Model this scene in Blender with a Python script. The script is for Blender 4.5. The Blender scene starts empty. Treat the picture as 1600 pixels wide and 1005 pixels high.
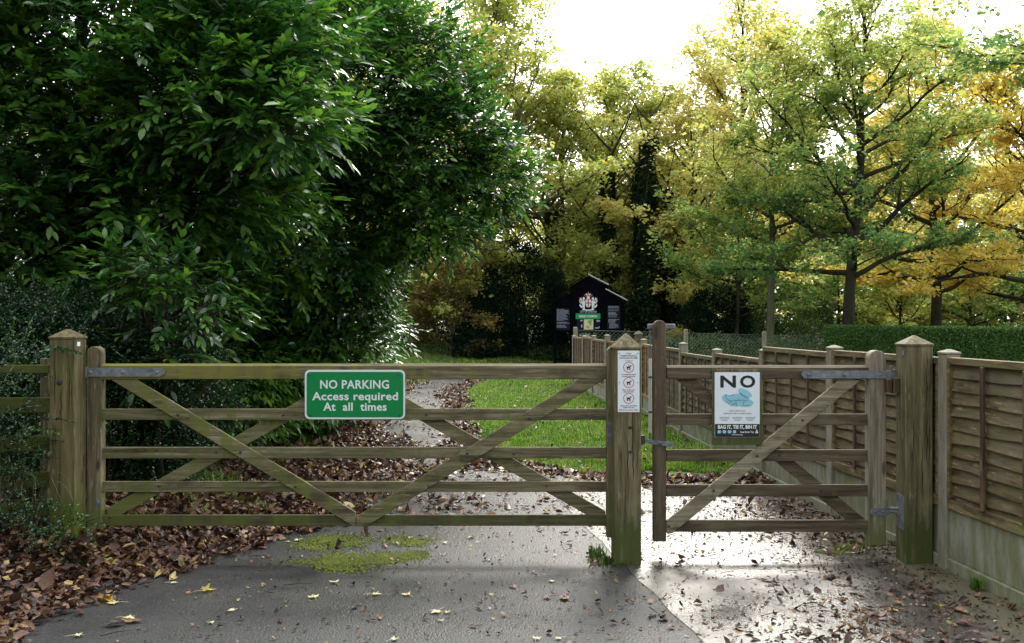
import bpy, bmesh, math, random
import numpy as np
from mathutils import Vector, Matrix
R = math.radians
S = bpy.context.scene
C = S.collection
random.seed(7)
EYE, F = 1.64, 1500.0          # eye height (m) and focal length in photo pixels

# ------------------------------------------------------------------ camera
cd = bpy.data.cameras.new('camera'); cam = bpy.data.objects.new('camera', cd); C.objects.link(cam)
cam.location = (0, 0, EYE); cam.rotation_euler = (R(90), 0, 0)
cd.sensor_width = 36; cd.lens = F / 1600 * 36; cd.clip_end = 3000; cd.clip_start = .05
S.camera = cam
# ------------------------------------------------------------------ sky, sun, exposure
SUN_AZ, SUN_EL = R(15), R(40)     # azimuth measured from +Y towards +X
w = bpy.data.worlds.new('World'); S.world = w; w.use_nodes = True
nt = w.node_tree; bg = nt.nodes['Background']
sky = nt.nodes.new('ShaderNodeTexSky'); sky.sky_type = 'NISHITA'; sky.sun_disc = False
sky.sun_elevation = SUN_EL; sky.sun_rotation = SUN_AZ; sky.dust_density = 4; sky.air_density = 1.2
cn = nt.nodes.new('ShaderNodeTexNoise'); cn.inputs['Scale'].default_value = 2.2; cn.inputs['Detail'].default_value = 6
cr = nt.nodes.new('ShaderNodeValToRGB'); cr.color_ramp.elements[0].position = .3; cr.color_ramp.elements[1].position = .62
cr.color_ramp.elements[0].color = (4.7, 5.0, 5.3, 1); cr.color_ramp.elements[1].color = (7., 7., 7.1, 1)
tc = nt.nodes.new('ShaderNodeTexCoord'); nt.links.new(tc.outputs['Generated'], cn.inputs['Vector'])
mx = nt.nodes.new('ShaderNodeMix'); mx.data_type = 'RGBA'; mx.inputs[0].default_value = .72
nt.links.new(cn.outputs['Fac'], cr.inputs['Fac']); nt.links.new(sky.outputs[0], mx.inputs[6]); nt.links.new(cr.outputs[0], mx.inputs[7])
# veiled sun: the cloud is brighter round the sun's own direction
vd = nt.nodes.new('ShaderNodeVectorMath'); vd.operation = 'DOT_PRODUCT'; nt.links.new(tc.outputs['Generated'], vd.inputs[0])
vd.inputs[1].default_value = (math.sin(SUN_AZ) * math.cos(SUN_EL), math.cos(SUN_AZ) * math.cos(SUN_EL), math.sin(SUN_EL))
gr = nt.nodes.new('ShaderNodeValToRGB'); gr.color_ramp.interpolation = 'EASE'; nt.links.new(vd.outputs['Value'], gr.inputs['Fac'])
gr.color_ramp.elements[0].position = .15; gr.color_ramp.elements[0].color = (0, 0, 0, 1); gr.color_ramp.elements[1].position = 1; gr.color_ramp.elements[1].color = (1, .99, .96, 1)
gm = nt.nodes.new('ShaderNodeMix'); gm.data_type = 'RGBA'; gm.blend_type = 'ADD'; gm.inputs[0].default_value = 1
gs = nt.nodes.new('ShaderNodeVectorMath'); gs.operation = 'SCALE'; gs.inputs['Scale'].default_value = 11; nt.links.new(gr.outputs[0], gs.inputs[0])
nt.links.new(mx.outputs[2], gm.inputs[6]); nt.links.new(gs.outputs[0], gm.inputs[7])
nt.links.new(gm.outputs[2], bg.inputs['Color']); bg.inputs['Strength'].default_value = .12
sl = bpy.data.lights.new('sun', 'SUN'); sl.energy = 1.0; sl.angle = R(15); sl.color = (1, .95, .86)
so = bpy.data.objects.new('sun', sl); C.objects.link(so)
sd = Vector((math.sin(SUN_AZ) * math.cos(SUN_EL), math.cos(SUN_AZ) * math.cos(SUN_EL), math.sin(SUN_EL)))
so.rotation_euler = sd.to_track_quat('Z', 'Y').to_euler(); so.location = (20, 30, 40)
S.view_settings.view_transform = 'Standard'; S.view_settings.look = 'None'
S.view_settings.exposure = 1.2; S.view_settings.gamma = 1
S.cycles.max_bounces = 8; S.cycles.diffuse_bounces = 5; S.cycles.glossy_bounces = 2
S.cycles.transmission_bounces = 4; S.cycles.transparent_max_bounces = 8; S.cycles.use_denoising = True

# ------------------------------------------------------------------ materials
def L(h):
    h = h.lstrip('#'); o = []
    for i in (0, 2, 4):
        c = int(h[i:i+2], 16) / 255; o.append(c / 12.92 if c <= .04045 else ((c + .055) / 1.055) ** 2.4)
    return (*o, 1)
class NT:
    def __init__(s, name):
        s.m = bpy.data.materials.new(name); s.m.use_nodes = True; s.t = s.m.node_tree
        s.b = s.t.nodes['Principled BSDF']; s.out = s.t.nodes['Material Output']
    def n(s, typ, **kw):
        x = s.t.nodes.new('ShaderNode' + typ)
        for k, v in kw.items():
            if k in x.bl_rna.properties: setattr(x, k, v)
            else: x.inputs[k].default_value = v
        return x
    def l(s, a, b): s.t.links.new(a, b)
    def coord(s, scale=(1, 1, 1), kind='Object'):
        t = s.n('TexCoord'); m = s.n('Mapping'); m.inputs['Scale'].default_value = scale
        s.l(t.outputs[kind], m.inputs['Vector']); return m.outputs[0]
    def noise(s, vec, scale, detail=4, rough=.5, dist=0):
        x = s.n('TexNoise'); x.inputs['Scale'].default_value = scale; x.inputs['Detail'].default_value = detail
        x.inputs['Roughness'].default_value = rough; x.inputs['Distortion'].default_value = dist
        if vec is not None: s.l(vec, x.inputs['Vector'])
        return x.outputs['Fac']
    def ramp(s, fac, pts):
        r = s.n('ValToRGB'); e = r.color_ramp.elements
        while len(e) < len(pts): e.new(.5)
        for q, (p, c) in zip(e, pts):
            q.position = p; q.color = c if isinstance(c, tuple) else ((c, c, c, 1))
        s.l(fac, r.inputs['Fac']); return r.outputs['Color']
    def mix(s, fac, a, b, mode='MIX'):
        x = s.n('Mix', data_type='RGBA', blend_type=mode)
        for i, v in ((0, fac), (6, a), (7, b)):
            if isinstance(v, (int, float, tuple)): x.inputs[i].default_value = v
            else: s.l(v, x.inputs[i])
        return x.outputs[2]
    def math(s, op, a, b=0, clamp=False):
        x = s.n('Math', operation=op, use_clamp=clamp)
        for i, v in ((0, a), (1, b)):
            if isinstance(v, (int, float)): x.inputs[i].default_value = v
            else: s.l(v, x.inputs[i])
        return x.outputs[0]
    def bump(s, h, strength=.3, dist=.01):
        b = s.n('Bump'); b.inputs['Strength'].default_value = strength; b.inputs['Distance'].default_value = dist
        s.l(h, b.inputs['Height']); s.l(b.outputs[0], s.b.inputs['Normal'])
    def done(s, col=None, rough=None, spec=None, metal=None):
        for k, v in (('Base Color', col), ('Roughness', rough), ('Specular IOR Level', spec), ('Metallic', metal)):
            if v is None: continue
            if isinstance(v, (int, float, tuple)): s.b.inputs[k].default_value = v
            else: s.l(v, s.b.inputs[k])
        return s.m

def wood(name, axis, c_dark, c_mid, c_light, c_alg, alg=.5, zlow=None, zfade=.3, grey=None, left=0, speck=.35):
    """weathered timber, grain along axis; algae in streaky patches, stronger below zlow (object z)"""
    s = NT(name); sc = [26, 26, 26]; sc['xyz'.index(axis)] = 1.3
    g = s.noise(s.coord(tuple(sc)), 1, 7, .65, .6)
    g2 = s.noise(s.coord(tuple(v * 3 for v in sc)), 1.2, 3)
    big = s.noise(s.coord(), 3.1, 4, .6)
    col = s.ramp(g, [(.3, c_dark), (.5, c_mid), (.72, c_light)])
    col = s.mix(s.ramp(g2, [(.56, 0.), (.68, .55)]), col, c_dark)
    vk = s.n('TexVoronoi'); sk = [7, 7, 7]; sk['xyz'.index(axis)] = 2.1; vk.inputs['Scale'].default_value = 1; s.l(s.coord(tuple(sk)), vk.inputs['Vector'])
    col = s.mix(s.ramp(vk.outputs['Distance'], [(.07, .85), (.13, 0.)]), col, c_dark)
    ck = [55, 55, 55]; ck['xyz'.index(axis)] = 5; col = s.mix(s.ramp(s.noise(s.coord(tuple(ck)), 1, 5, .7), [(.60, 0.), (.66, speck)]), col, tuple(min(1, v*1.7+.04) for v in c_light[:3])+(1,))
    stn = [5, 5, 5]; stn['xyz'.index(axis)] = 1.6; col = s.mix(s.ramp(s.noise(s.coord(tuple(stn)), 1.3, 6, .7), [(.52, 0.), (.68, .75)]), col, c_dark)
    if grey: col = s.mix(s.ramp(big, [(.45, 0.), (.65, .8)]), col, grey)
    sa = [9, 9, 9]; sa['xyz'.index(axis)] = 3.0
    if axis == 'x': sa = [9, 3, 1.6]
    a = s.noise(s.coord(tuple(sa)), 1, 6, .7)
    t = s.n('TexCoord'); sp = s.n('SeparateXYZ'); s.l(t.outputs['Object'], sp.inputs[0])
    if zlow is not None:
        k = s.math('DIVIDE', s.math('SUBTRACT', zlow, sp.outputs['Z']), zfade)
        k = s.math('MAXIMUM', s.math('MINIMUM', k, 1), 0); a = s.math('ADD', a, s.math('MULTIPLY', k, .22))
    if left: a = s.math('ADD', a, s.math('MULTIPLY', s.math('SUBTRACT', 1.6, sp.outputs['X']), left))
    f = s.ramp(a, [(.62 - alg * .25, 0.), (.78 - alg * .2, .85)])
    col = s.mix(f, col, c_alg)
    wh = s.noise(s.coord((40, 40, 40)), 1, 2)
    s.bump(s.math('ADD', g, s.math('MULTIPLY', wh, .3)), .5, .004)
    return s.done(col, s.ramp(g, [(.3, .62), (.7, .82)]), .3)

def leafm(name, cols, rough=.5, trans=.45, spec=.4, fine=0, nscale=.5):
    """cols: list of (pos, colour) sampled with the per-leaf number; trans = share of light let through"""
    s = NT(name); at = s.n('Attribute'); at.attribute_name = 'rnd'
    n = s.noise(s.coord((1, 1, 1)), nscale, 3)
    v = s.math('ADD', at.outputs['Fac'], s.math('MULTIPLY', s.math('SUBTRACT', n, .5), .9), True)
    if fine: v = s.math('ADD', v, s.math('MULTIPLY', s.math('SUBTRACT', s.noise(s.coord(), 75, 5, .7, .5), .5), fine), True)
    col = s.ramp(v, cols)
    if fine: s.bump(s.noise(s.coord(), 110, 3), .4, .003)
    s.done(col, rough, spec)
    if trans > 0:
        tr = s.n('BsdfTranslucent'); mxs = s.n('MixShader'); mxs.inputs[0].default_value = trans
        hs = s.n('HueSaturation'); hs.inputs['Value'].default_value = 1.4; hs.inputs['Saturation'].default_value = 1.1
        s.l(col, hs.inputs['Color']); s.l(hs.outputs[0], tr.inputs['Color'])
        s.l(s.b.outputs[0], mxs.inputs[1]); s.l(tr.outputs[0], mxs.inputs[2]); s.l(mxs.outputs[0], s.out.inputs[0])
    return s.m
def plain(name, col, rough=.5, metal=0, spec=.5, bumpy=0, vary=0):
    s = NT(name)
    if vary:
        n = s.noise(s.coord(), vary, 5, .6); d = tuple(c * .55 for c in col[:3]) + (1,)
        cc = s.ramp(n, [(.35, d), (.6, col)])
    else: cc = col
    if bumpy: s.bump(s.noise(s.coord(), bumpy, 4), .25, .003)
    return s.done(cc, rough, spec, metal)

M = {}
dk, md, lt = (.028, .022, .012, 1), (.145, .122, .07, 1), (.31, .28, .18, 1)
alg = (.095, .115, .025, 1)
M['bar'] = wood('weathered bar timber', 'x', dk, md, lt, alg, .55, left=.03)
M['bar_top'] = wood('lichened top bar timber', 'x', dk, md, lt, (.17, .165, .03, 1), .85, left=.09)
M['bar_low'] = wood('mossy bar timber', 'x', (.02, .018, .01, 1), (.065, .06, .028, 1), (.13, .12, .05, 1), (.085, .10, .018, 1), .85, left=.05)
M['brace'] = wood('weathered brace timber', 'x', dk, md, lt, (.12, .14, .025, 1), .7, left=.04)
M['stile'] = wood('weathered stile timber', 'z', dk, md, lt, alg, .4, .45)
M['post'] = wood('green oak post timber', 'z', (.035, .028, .013, 1), (.135, .115, .06, 1), (.25, .225, .13, 1), (.05, .07, .012, 1), .25, .55, .35)
M['post_moss'] = wood('mossy post timber', 'z', (.035, .028, .013, 1), (.125, .105, .045, 1), (.21, .18, .08, 1), (.085, .12, .01, 1), .3, .45, .3)
M['small'] = wood('brown gate timber', 'x', (.03, .022, .013, 1), (.105, .078, .05, 1), (.19, .15, .10, 1), (.085, .09, .035, 1), .2)
M['small_stile'] = wood('brown stile timber', 'z', (.028, .02, .012, 1), (.095, .07, .045, 1), (.16, .125, .08, 1), (.07, .07, .03, 1), .15, .3)
M['pale_stile'] = wood('silvered stile timber', 'z', (.08, .068, .045, 1), (.24, .21, .155, 1), (.38, .35, .28, 1), (.12, .13, .04, 1), .15, .45, .3)
M['pale_brace'] = wood('silvered brace timber', 'x', (.06, .05, .03, 1), (.23, .20, .135, 1), (.38, .35, .26, 1), (.1, .1, .04, 1), .2)
M['slat'] = wood('lapped fence timber', 'y', (.03, .02, .01, 1), (.125, .095, .045, 1), (.22, .175, .095, 1), (.09, .09, .025, 1), .5, grey=(.13, .11, .08, 1), speck=.8)
M['slat_lit'] = wood('fence timber painted lit orange', 'y', (.07, .035, .012, 1), (.21, .12, .045, 1), (.33, .21, .09, 1), (.2, .15, .04, 1), .2)  # slat timber with orange light put into its colour
M['batten'] = wood('fence batten timber', 'z', (.025, .015, .01, 1), (.10, .062, .04, 1), (.2, .14, .09, 1), (.09, .08, .03, 1), .3)
M['frame'] = wood('fence frame timber', 'y', (.03, .02, .01, 1), (.15, .11, .055, 1), (.27, .22, .12, 1), (.13, .13, .03, 1), .5, speck=.6)
def steel():
    s = NT('galvanised steel'); n = s.noise(s.coord(), 18, 5, .7)
    n2 = s.noise(s.coord(), 60, 3)
    col = s.ramp(n, [(.35, (.09, .095, .105, 1)), (.65, (.23, .245, .27, 1))])
    s.bump(n2, .15, .001); return s.done(col, .6, .4, .2)
M['steel'] = steel()
M['bolt'] = plain('dull bolt metal', (.06, .06, .065, 1), .5, .7)
M['white_pipe'] = plain('white plastic pipe', (.8, .8, .76, 1), .5)
M['sign_green'] = plain('green sign paint', (.0, .21, .055, 1), .3, spec=.4)
M['sign_white'] = plain('white sign paint', (.72, .77, .78, 1), .35)
M['sign_paper'] = plain('white notice plastic', (.74, .80, .86, 1), .3, vary=0)
M['black'] = plain('black print', (.008, .008, .01, 1), .4)
M['red'] = plain('red print', (.55, .03, .05, 1), .4)
M['greytext'] = plain('grey print', (.14, .17, .22, 1), .5)
M['lblue'] = plain('pale blue print', (.28, .55, .68, 1), .5)
M['mblue'] = plain('mid blue print', (.12, .34, .45, 1), .5)
M['dblue'] = plain('dark blue print', (.03, .10, .16, 1), .5)
M['boardblack'] = plain('black stained boards', (.003, .0035, .006, 1), .9, spec=.04, vary=3)
M['rooflit'] = plain('roof edge painted sunlit', (.55, .56, .55, 1), .35)  # sunlight put into the colour of the right roof edges
M['boardgreen'] = plain('green board panel', (.0, .26, .07, 1), .5)
M['panelgrey'] = plain('dark printed panel', (.012, .014, .022, 1), .8, spec=.1)
M['textpale'] = plain('pale board lettering', (.34, .37, .46, 1), .7)
M['map'] = plain('map paper', (.62, .6, .33, 1), .6)
M['mapgreen'] = plain('map green', (.16, .42, .10, 1), .6)
M['mappink'] = plain('map pink', (.6, .25, .2, 1), .6)
def concrete(name, a, b, algc, amt, zl=None):
    s = NT(name); n = s.noise(s.coord((1, 1, .35)), 9, 7, .7); n2 = s.noise(s.coord(), 90, 3)
    st = s.noise(s.coord((7, 7, 1.2)), 1.3, 5, .65)
    col = s.ramp(n, [(.3, a), (.65, b)]); col = s.mix(s.ramp(st, [(.5 - amt * .15, 0.), (.7 - amt * .1, amt)]), col, algc)
    sp = s.noise(s.coord((30, 30, 9)), 1.2, 4, .7); col = s.mix(s.ramp(sp, [(.62, 0.), (.72, .65)]), col, (.06, .055, .045, 1))
    s.bump(s.math('ADD', n2, n), .35, .003); return s.done(col, .8, .3)
M['concpost'] = concrete('weathered concrete post', (.17, .155, .125, 1), (.34, .325, .29, 1), (.17, .15, .07, 1), .7)
M['gravel'] = concrete('algae stained gravel board', (.16, .155, .11, 1), (.34, .345, .29, 1), (.13, .135, .045, 1), .8)
def wire():
    return plain('green chain link wire', (.05, .085, .06, 1), .6, 0)
M['wire'] = wire()
def bark(name, a, b, g=None):
    s = NT(name); n = s.noise(s.coord((5, 5, 1.1)), 2.5, 8, .7, .4); col = s.ramp(n, [(.35, a), (.65, b)])
    if g: col = s.mix(s.ramp(s.noise(s.coord(), .9, 4), [(.45, 0.), (.65, .7)]), col, g)
    s.bump(n, .7, .03); return s.done(col, .85, .2)
M['bark'] = bark('dark tree bark', (.012, .010, .008, 1), (.05, .04, .028, 1), (.05, .055, .02, 1))
M['bark_pale'] = bark('grey green tree bark', (.05, .05, .03, 1), (.14, .13, .08, 1), (.09, .11, .05, 1))
Y1, Y2, G1, G2, O1, B1 = (.56, .58, .24, 1), (.62, .52, .18, 1), (.30, .39, .15, 1), (.05, .105, .02, 1), (.62, .41, .07, 1), (.34, .22, .07, 1)
M['leaf_yg'] = leafm('yellow green autumn leaves', [(.1, G1), (.4, (.30, .32, .05, 1)), (.7, Y1), (1., (.4, .27, .05, 1))], trans=.58, spec=.15)
M['leaf_y'] = leafm('yellow autumn leaves', [(.05, G1), (.3, Y1), (.7, Y2), (1., B1)], trans=.58, spec=.15)
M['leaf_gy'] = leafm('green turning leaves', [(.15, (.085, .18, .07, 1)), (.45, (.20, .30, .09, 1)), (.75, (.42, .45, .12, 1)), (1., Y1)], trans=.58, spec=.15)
M['leaf_o'] = leafm('orange autumn leaves', [(.05, (.45, .46, .10, 1)), (.5, Y2), (.9, O1), (1., B1)], trans=.58, spec=.15)
M['leaf_brown'] = leafm('russet shrub leaves', [(.1, (.06, .08, .02, 1)), (.4, (.19, .16, .045, 1)), (.8, (.27, .19, .06, 1)), (1., (.12, .07, .02, 1))], trans=.35, spec=.15)
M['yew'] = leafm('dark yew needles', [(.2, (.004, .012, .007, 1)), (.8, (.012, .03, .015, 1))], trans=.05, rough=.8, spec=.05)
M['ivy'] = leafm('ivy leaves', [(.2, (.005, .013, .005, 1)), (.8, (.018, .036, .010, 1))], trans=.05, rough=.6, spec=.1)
M['under'] = leafm('undergrowth leaves', [(.2, (.02, .05, .015, 1)), (.6, (.06, .12, .025, 1)), (.95, (.16, .2, .04, 1))], trans=.3)
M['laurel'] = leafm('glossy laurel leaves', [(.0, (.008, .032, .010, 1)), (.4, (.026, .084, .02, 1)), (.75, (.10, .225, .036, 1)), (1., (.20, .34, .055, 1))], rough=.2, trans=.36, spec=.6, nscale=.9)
M['cotone'] = leafm('small glossy shrub leaves', [(.1, (.006, .03, .012, 1)), (.6, (.016, .06, .02, 1)), (.95, (.07, .16, .03, 1))], rough=.2, trans=.15, spec=.6, nscale=3)
M['hedge'] = leafm('clipped hedge leaves', [(.1, (.03, .08, .012, 1)), (.6, (.06, .15, .02, 1)), (1., (.12, .23, .03, 1))], trans=.25)
M['yellowleaf'] = leafm('yellow dying leaves', [(.0, (.5, .25, .02, 1)), (1., (.55, .35, .03, 1))], trans=.4)
M['litter'] = leafm('fallen brown leaves', [(.0, (.016, .009, .008, 1)), (.3, (.055, .026, .018, 1)), (.55, (.115, .056, .035, 1)), (.75, (.19, .10, .055, 1)), (.9, (.30, .18, .09, 1)), (.98, (.42, .30, .15, 1)), (1., (.35, .34, .08, 1))], rough=.4, trans=.12, spec=.4, nscale=4, fine=1.1)
M['grass'] = leafm('lawn grass', [(.0, (.035, .10, .012, 1)), (.4, (.10, .22, .022, 1)), (.75, (.19, .31, .05, 1)), (1., (.38, .38, .12, 1))], rough=.4, trans=.35, nscale=2.6)
M['moss'] = leafm('bright moss', [(.0, (.05, .07, .01, 1)), (.5, (.10, .13, .012, 1)), (1., (.22, .25, .025, 1))], rough=.8, trans=.2, nscale=6)
M['paleleaf'] = leafm('pale fallen leaves', [(.0, (.5, .46, .26, 1)), (.5, (.62, .58, .36, 1)), (1., (.45, .40, .08, 1))], rough=.5, trans=.1, fine=1.2)
M['twig'] = plain('brown twigs', (.022, .014, .009, 1), .9, spec=.1)

def tarmac():
    s = NT('wet tarmac'); v = s.coord()
    big = s.noise(v, .9, 5, .6); st = s.noise(v, 85, 3, .6); mid = s.noise(v, 12, 5, .6)
    vo = s.n('TexVoronoi'); vo.inputs['Scale'].default_value = 95; s.l(v, vo.inputs['Vector'])
    col = s.ramp(st, [(.35, (.014, .015, .016, 1)), (.55, (.032, .034, .036, 1)), (.64, (.065, .066, .066, 1)), (.78, (.15, .148, .14, 1))])
    col = s.mix(s.ramp(mid, [(.45, 0.), (.75, .5)]), col, (.045, .042, .028, 1))
    wet = s.ramp(s.math('ADD', big, s.math('MULTIPLY', mid, .25)), [(.50, 0.), (.72, 1.)])
    ro = s.mix(wet, (.56, .56, .56, 1), (.34, .34, .34, 1))
    s.bump(s.math('ADD', s.math('MULTIPLY', st, .6), s.math('ADD', s.math('MULTIPLY', vo.outputs['Distance'], -.9), s.math('MULTIPLY', mid, .5))), .5, .007)
    return s.done(col, ro, .5)
M['tarmac'] = tarmac()
def wetconc():
    s = NT('wet concrete'); v = s.coord()
    big = s.noise(v, .8, 5, .6); st = s.noise(v, 60, 4, .6); mid = s.noise(v, 7, 5, .6)
    wv = s.n('TexWave', bands_direction='Y'); wv.inputs['Scale'].default_value = 26; wv.inputs['Distortion'].default_value = 2.5; wv.inputs['Detail'].default_value = 3
    s.l(v, wv.inputs['Vector'])
    col = s.ramp(mid, [(.3, (.035, .032, .027, 1)), (.7, (.085, .082, .07, 1))])
    sp = s.n('SeparateXYZ'); s.l(s.coord(), sp.inputs[0])
    edge = s.math('ADD', s.math('MULTIPLY', s.math('SUBTRACT', sp.outputs['X'], 2.35), 1.1), s.math('MULTIPLY', s.math('SUBTRACT', mid, .5), .9), True)
    e = s.ramp(edge, [(.1, 0.), (.4, 1.)])
    col = s.mix(e, col, (.075, .066, .028, 1))
    wet = s.ramp(s.math('ADD', big, s.math('MULTIPLY', mid, .2)), [(.48, 0.), (.68, 1.)])
    ro = s.mix(wet, (.42, .42, .42, 1), (.16, .16, .16, 1)); ro = s.mix(e, ro, (.75, .75, .75, 1))
    s.bump(s.math('ADD', s.math('MULTIPLY', st, .5), s.math('ADD', s.math('MULTIPLY', wv.outputs['Fac'], .28), s.math('MULTIPLY', mid, .6))), .5, .006)
    return s.done(col, ro, .85)
M['concrete'] = wetconc()
def soil():
    s = NT('soil and rough turf'); v = s.coord(); n = s.noise(v, 1.1, 6, .65); n2 = s.noise(v, 30, 4)
    col = s.ramp(n, [(.4, (.03, .022, .013, 1)), (.6, (.045, .06, .015, 1))])
    s.bump(n2, .6, .02); return s.done(col, .9, .2)
M['soil'] = soil()
M['lawnsoil'] = plain('turf base', (.045, .085, .015, 1), .9, vary=2)

# ------------------------------------------------------------------ mesh helpers
class MB:
    def __init__(s): s.v = []; s.f = []
    def add(s, vs, fs):
        o = len(s.v); s.v += [tuple(x) for x in vs]; s.f += [tuple(i + o for i in f) for f in fs]
    def bm(s, b, mat=None):
        if mat is not None: b.transform(mat)
        b.verts.index_update(); s.add([v.co[:] for v in b.verts], [[v.index for v in f.verts] for f in b.faces]); b.free()
    def box(s, x0, x1, y0, y1, z0, z1, bev=.004, rot=None, piv=None, seg=1):
        b = bmesh.new(); bmesh.ops.create_cube(b, size=1)
        b.transform(Matrix.Translation(((x0+x1)/2, (y0+y1)/2, (z0+z1)/2)) @ Matrix.Diagonal((x1-x0, y1-y0, z1-z0, 1)))
        if bev: bmesh.ops.bevel(b, geom=b.edges[:], offset=bev, segments=seg, affect='EDGES', profile=.5)
        if rot is not None:
            p = Vector(piv if piv else ((x0+x1)/2, (y0+y1)/2, (z0+z1)/2)); b.transform(Matrix.Translation(p) @ rot @ Matrix.Translation(-p))
        s.bm(b)
    def prism(s, poly, y0, y1):       # poly in (x,z), extruded along y
        n = len(poly); s.add([(x, y0, z) for x, z in poly] + [(x, y1, z) for x, z in poly],
            [tuple(range(n))[::-1] if False else tuple(range(n)), tuple(range(2*n-1, n-1, -1))] + [(i, i+n, (i+1) % n + n, (i+1) % n) for i in range(n)])
    def tube(s, pts, rad, n=6, cap=True):
        pts = [Vector(p) for p in pts]; rings = []; o = len(s.v); up = Vector((.3, .2, 1)).normalized()
        for i, p in enumerate(pts):
            d = (pts[min(i+1, len(pts)-1)] - pts[max(i-1, 0)])
            d = d.normalized() if d.length > 1e-9 else Vector((0, 0, 1))
            a = d.cross(up); 
            if a.length < .05: a = d.cross(Vector((1, 0, 0)))
            a.normalize(); b = d.cross(a); r = rad[i] if hasattr(rad, '__len__') else rad
            for k in range(n):
                t = 2*math.pi*k/n; s.v.append(tuple(p + a*(math.cos(t)*r) + b*(math.sin(t)*r)))
        for i in range(len(pts)-1):
            for k in range(n):
                s.f.append((o+i*n+k, o+i*n+(k+1) % n, o+(i+1)*n+(k+1) % n, o+(i+1)*n+k))
        if cap: s.f.append(tuple(range(o+n-1, o-1, -1))); s.f.append(tuple(o+(len(pts)-1)*n+k for k in range(n)))
def obj(name, mb, mat, parent=None, loc=None, smooth=False):
    me = bpy.data.meshes.new(name)
    base = parent.get('_w') if parent is not None else None
    off = Vector(base) if base is not None else (Vector(loc) if loc is not None else Vector((0, 0, 0)))
    me.from_pydata([tuple(Vector(v) - off) for v in mb.v], [], mb.f); me.update()
    b = bmesh.new(); b.from_mesh(me); bmesh.ops.recalc_face_normals(b, faces=b.faces[:]); b.to_mesh(me); b.free()
    if smooth: me.shade_smooth()
    me.materials.append(mat); o = bpy.data.objects.new(name, me); C.objects.link(o)
    if parent is not None: o.parent = parent; o['_w'] = list(off)
    else: o.location = off; o['_w'] = list(off)
    return o
def objs(name, mb, mat, parent):
    # one object per loose piece
    p = list(range(len(mb.v)))
    def fd(i):
        while p[i] != i: p[i] = p[p[i]]; i = p[i]
        return i
    for f in mb.f:
        a = fd(f[0])
        for q in f[1:]: p[fd(q)] = a
    gr_ = {}
    for f in mb.f: gr_.setdefault(fd(f[0]), []).append(f)
    for k_, fs in gr_.items():
        ids = sorted({i for f in fs for i in f}); mp_ = {v: i for i, v in enumerate(ids)}; m2 = MB(); m2.add([mb.v[i] for i in ids], [tuple(mp_[i] for i in f) for f in fs]); o = obj(name, m2, mat, parent)
    return o
def tag(o, label=None, cat=None, group=None, kind=None):
    for k, v in (('label', label), ('category', cat), ('group', group), ('kind', kind)):
        if v: o[k] = v
    return o
def thing(name, label, cat, loc, group=None):
    o = bpy.data.objects.new(name, None); C.objects.link(o); o.location = loc; o['_w'] = list(loc); o.empty_display_size = .2
    return tag(o, label, cat, group)
def PX(x, Y): return (x - 800) * Y / F
def PZ(y, Y): return EYE - (y - 502) * Y / F
def rot_y(a): return Matrix.Rotation(a, 4, 'Y')
def rot_z(a): return Matrix.Rotation(a, 4, 'Z')

def npmesh(name, V, Fc, nper, mat, parent=None, rnd=None, smooth=False, loc=(0, 0, 0)):
    """V (n,3) float, Fc flat list of loops, nper loop counts; fast mesh"""
    me = bpy.data.meshes.new(name); base = Vector(parent['_w']) if parent is not None else Vector(loc)
    V = np.asarray(V, dtype=np.float32).reshape(-1, 3) - np.array(base, dtype=np.float32)
    nper = np.asarray(nper, dtype=np.int32); Fc = np.asarray(Fc, dtype=np.int32)
    me.vertices.add(len(V)); me.vertices.foreach_set('co', V.ravel())
    me.loops.add(len(Fc)); me.loops.foreach_set('vertex_index', Fc)
    me.polygons.add(len(nper)); st = np.concatenate(([0], np.cumsum(nper)[:-1])).astype(np.int32)
    me.polygons.foreach_set('loop_start', st); me.polygons.foreach_set('loop_total', nper)
    if rnd is not None:
        a = me.attributes.new('rnd', 'FLOAT', 'FACE'); a.data.foreach_set('value', np.asarray(rnd, dtype=np.float32))
    me.update(calc_edges=True)
    if smooth: me.shade_smooth()
    me.materials.append(mat); o = bpy.data.objects.new(name, me); C.objects.link(o); o['_w'] = list(base)
    if parent is not None: o.parent = parent
    else: o.location = base
    return o
def unit(a): return a / np.maximum(np.linalg.norm(a, axis=-1, keepdims=True), 1e-9)
def frames(D, N):
    D = unit(D); N = N - (N*D).sum(-1, keepdims=True)*D; N = unit(N); return D, N, np.cross(N, D)
def leaf_quads(P, D, N, Ln, Wd):
    D, N, T = frames(D, N); n = len(P); Ln = Ln.reshape(-1, 1); Wd = Wd.reshape(-1, 1)
    V = np.stack([P, P + D*Ln*.45 + T*Wd*.5 + N*Wd*.12, P + D*Ln, P + D*Ln*.45 - T*Wd*.5 + N*Wd*.12], 1)
    F_ = np.arange(4*n, dtype=np.int32); return V.reshape(-1, 3), F_, np.full(n, 4, np.int32)
_LF = [(0, 1, 2), (0, 2, 3), (1, 4, 5, 2), (2, 5, 6, 3), (4, 7, 5), (5, 7, 6)]
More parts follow.
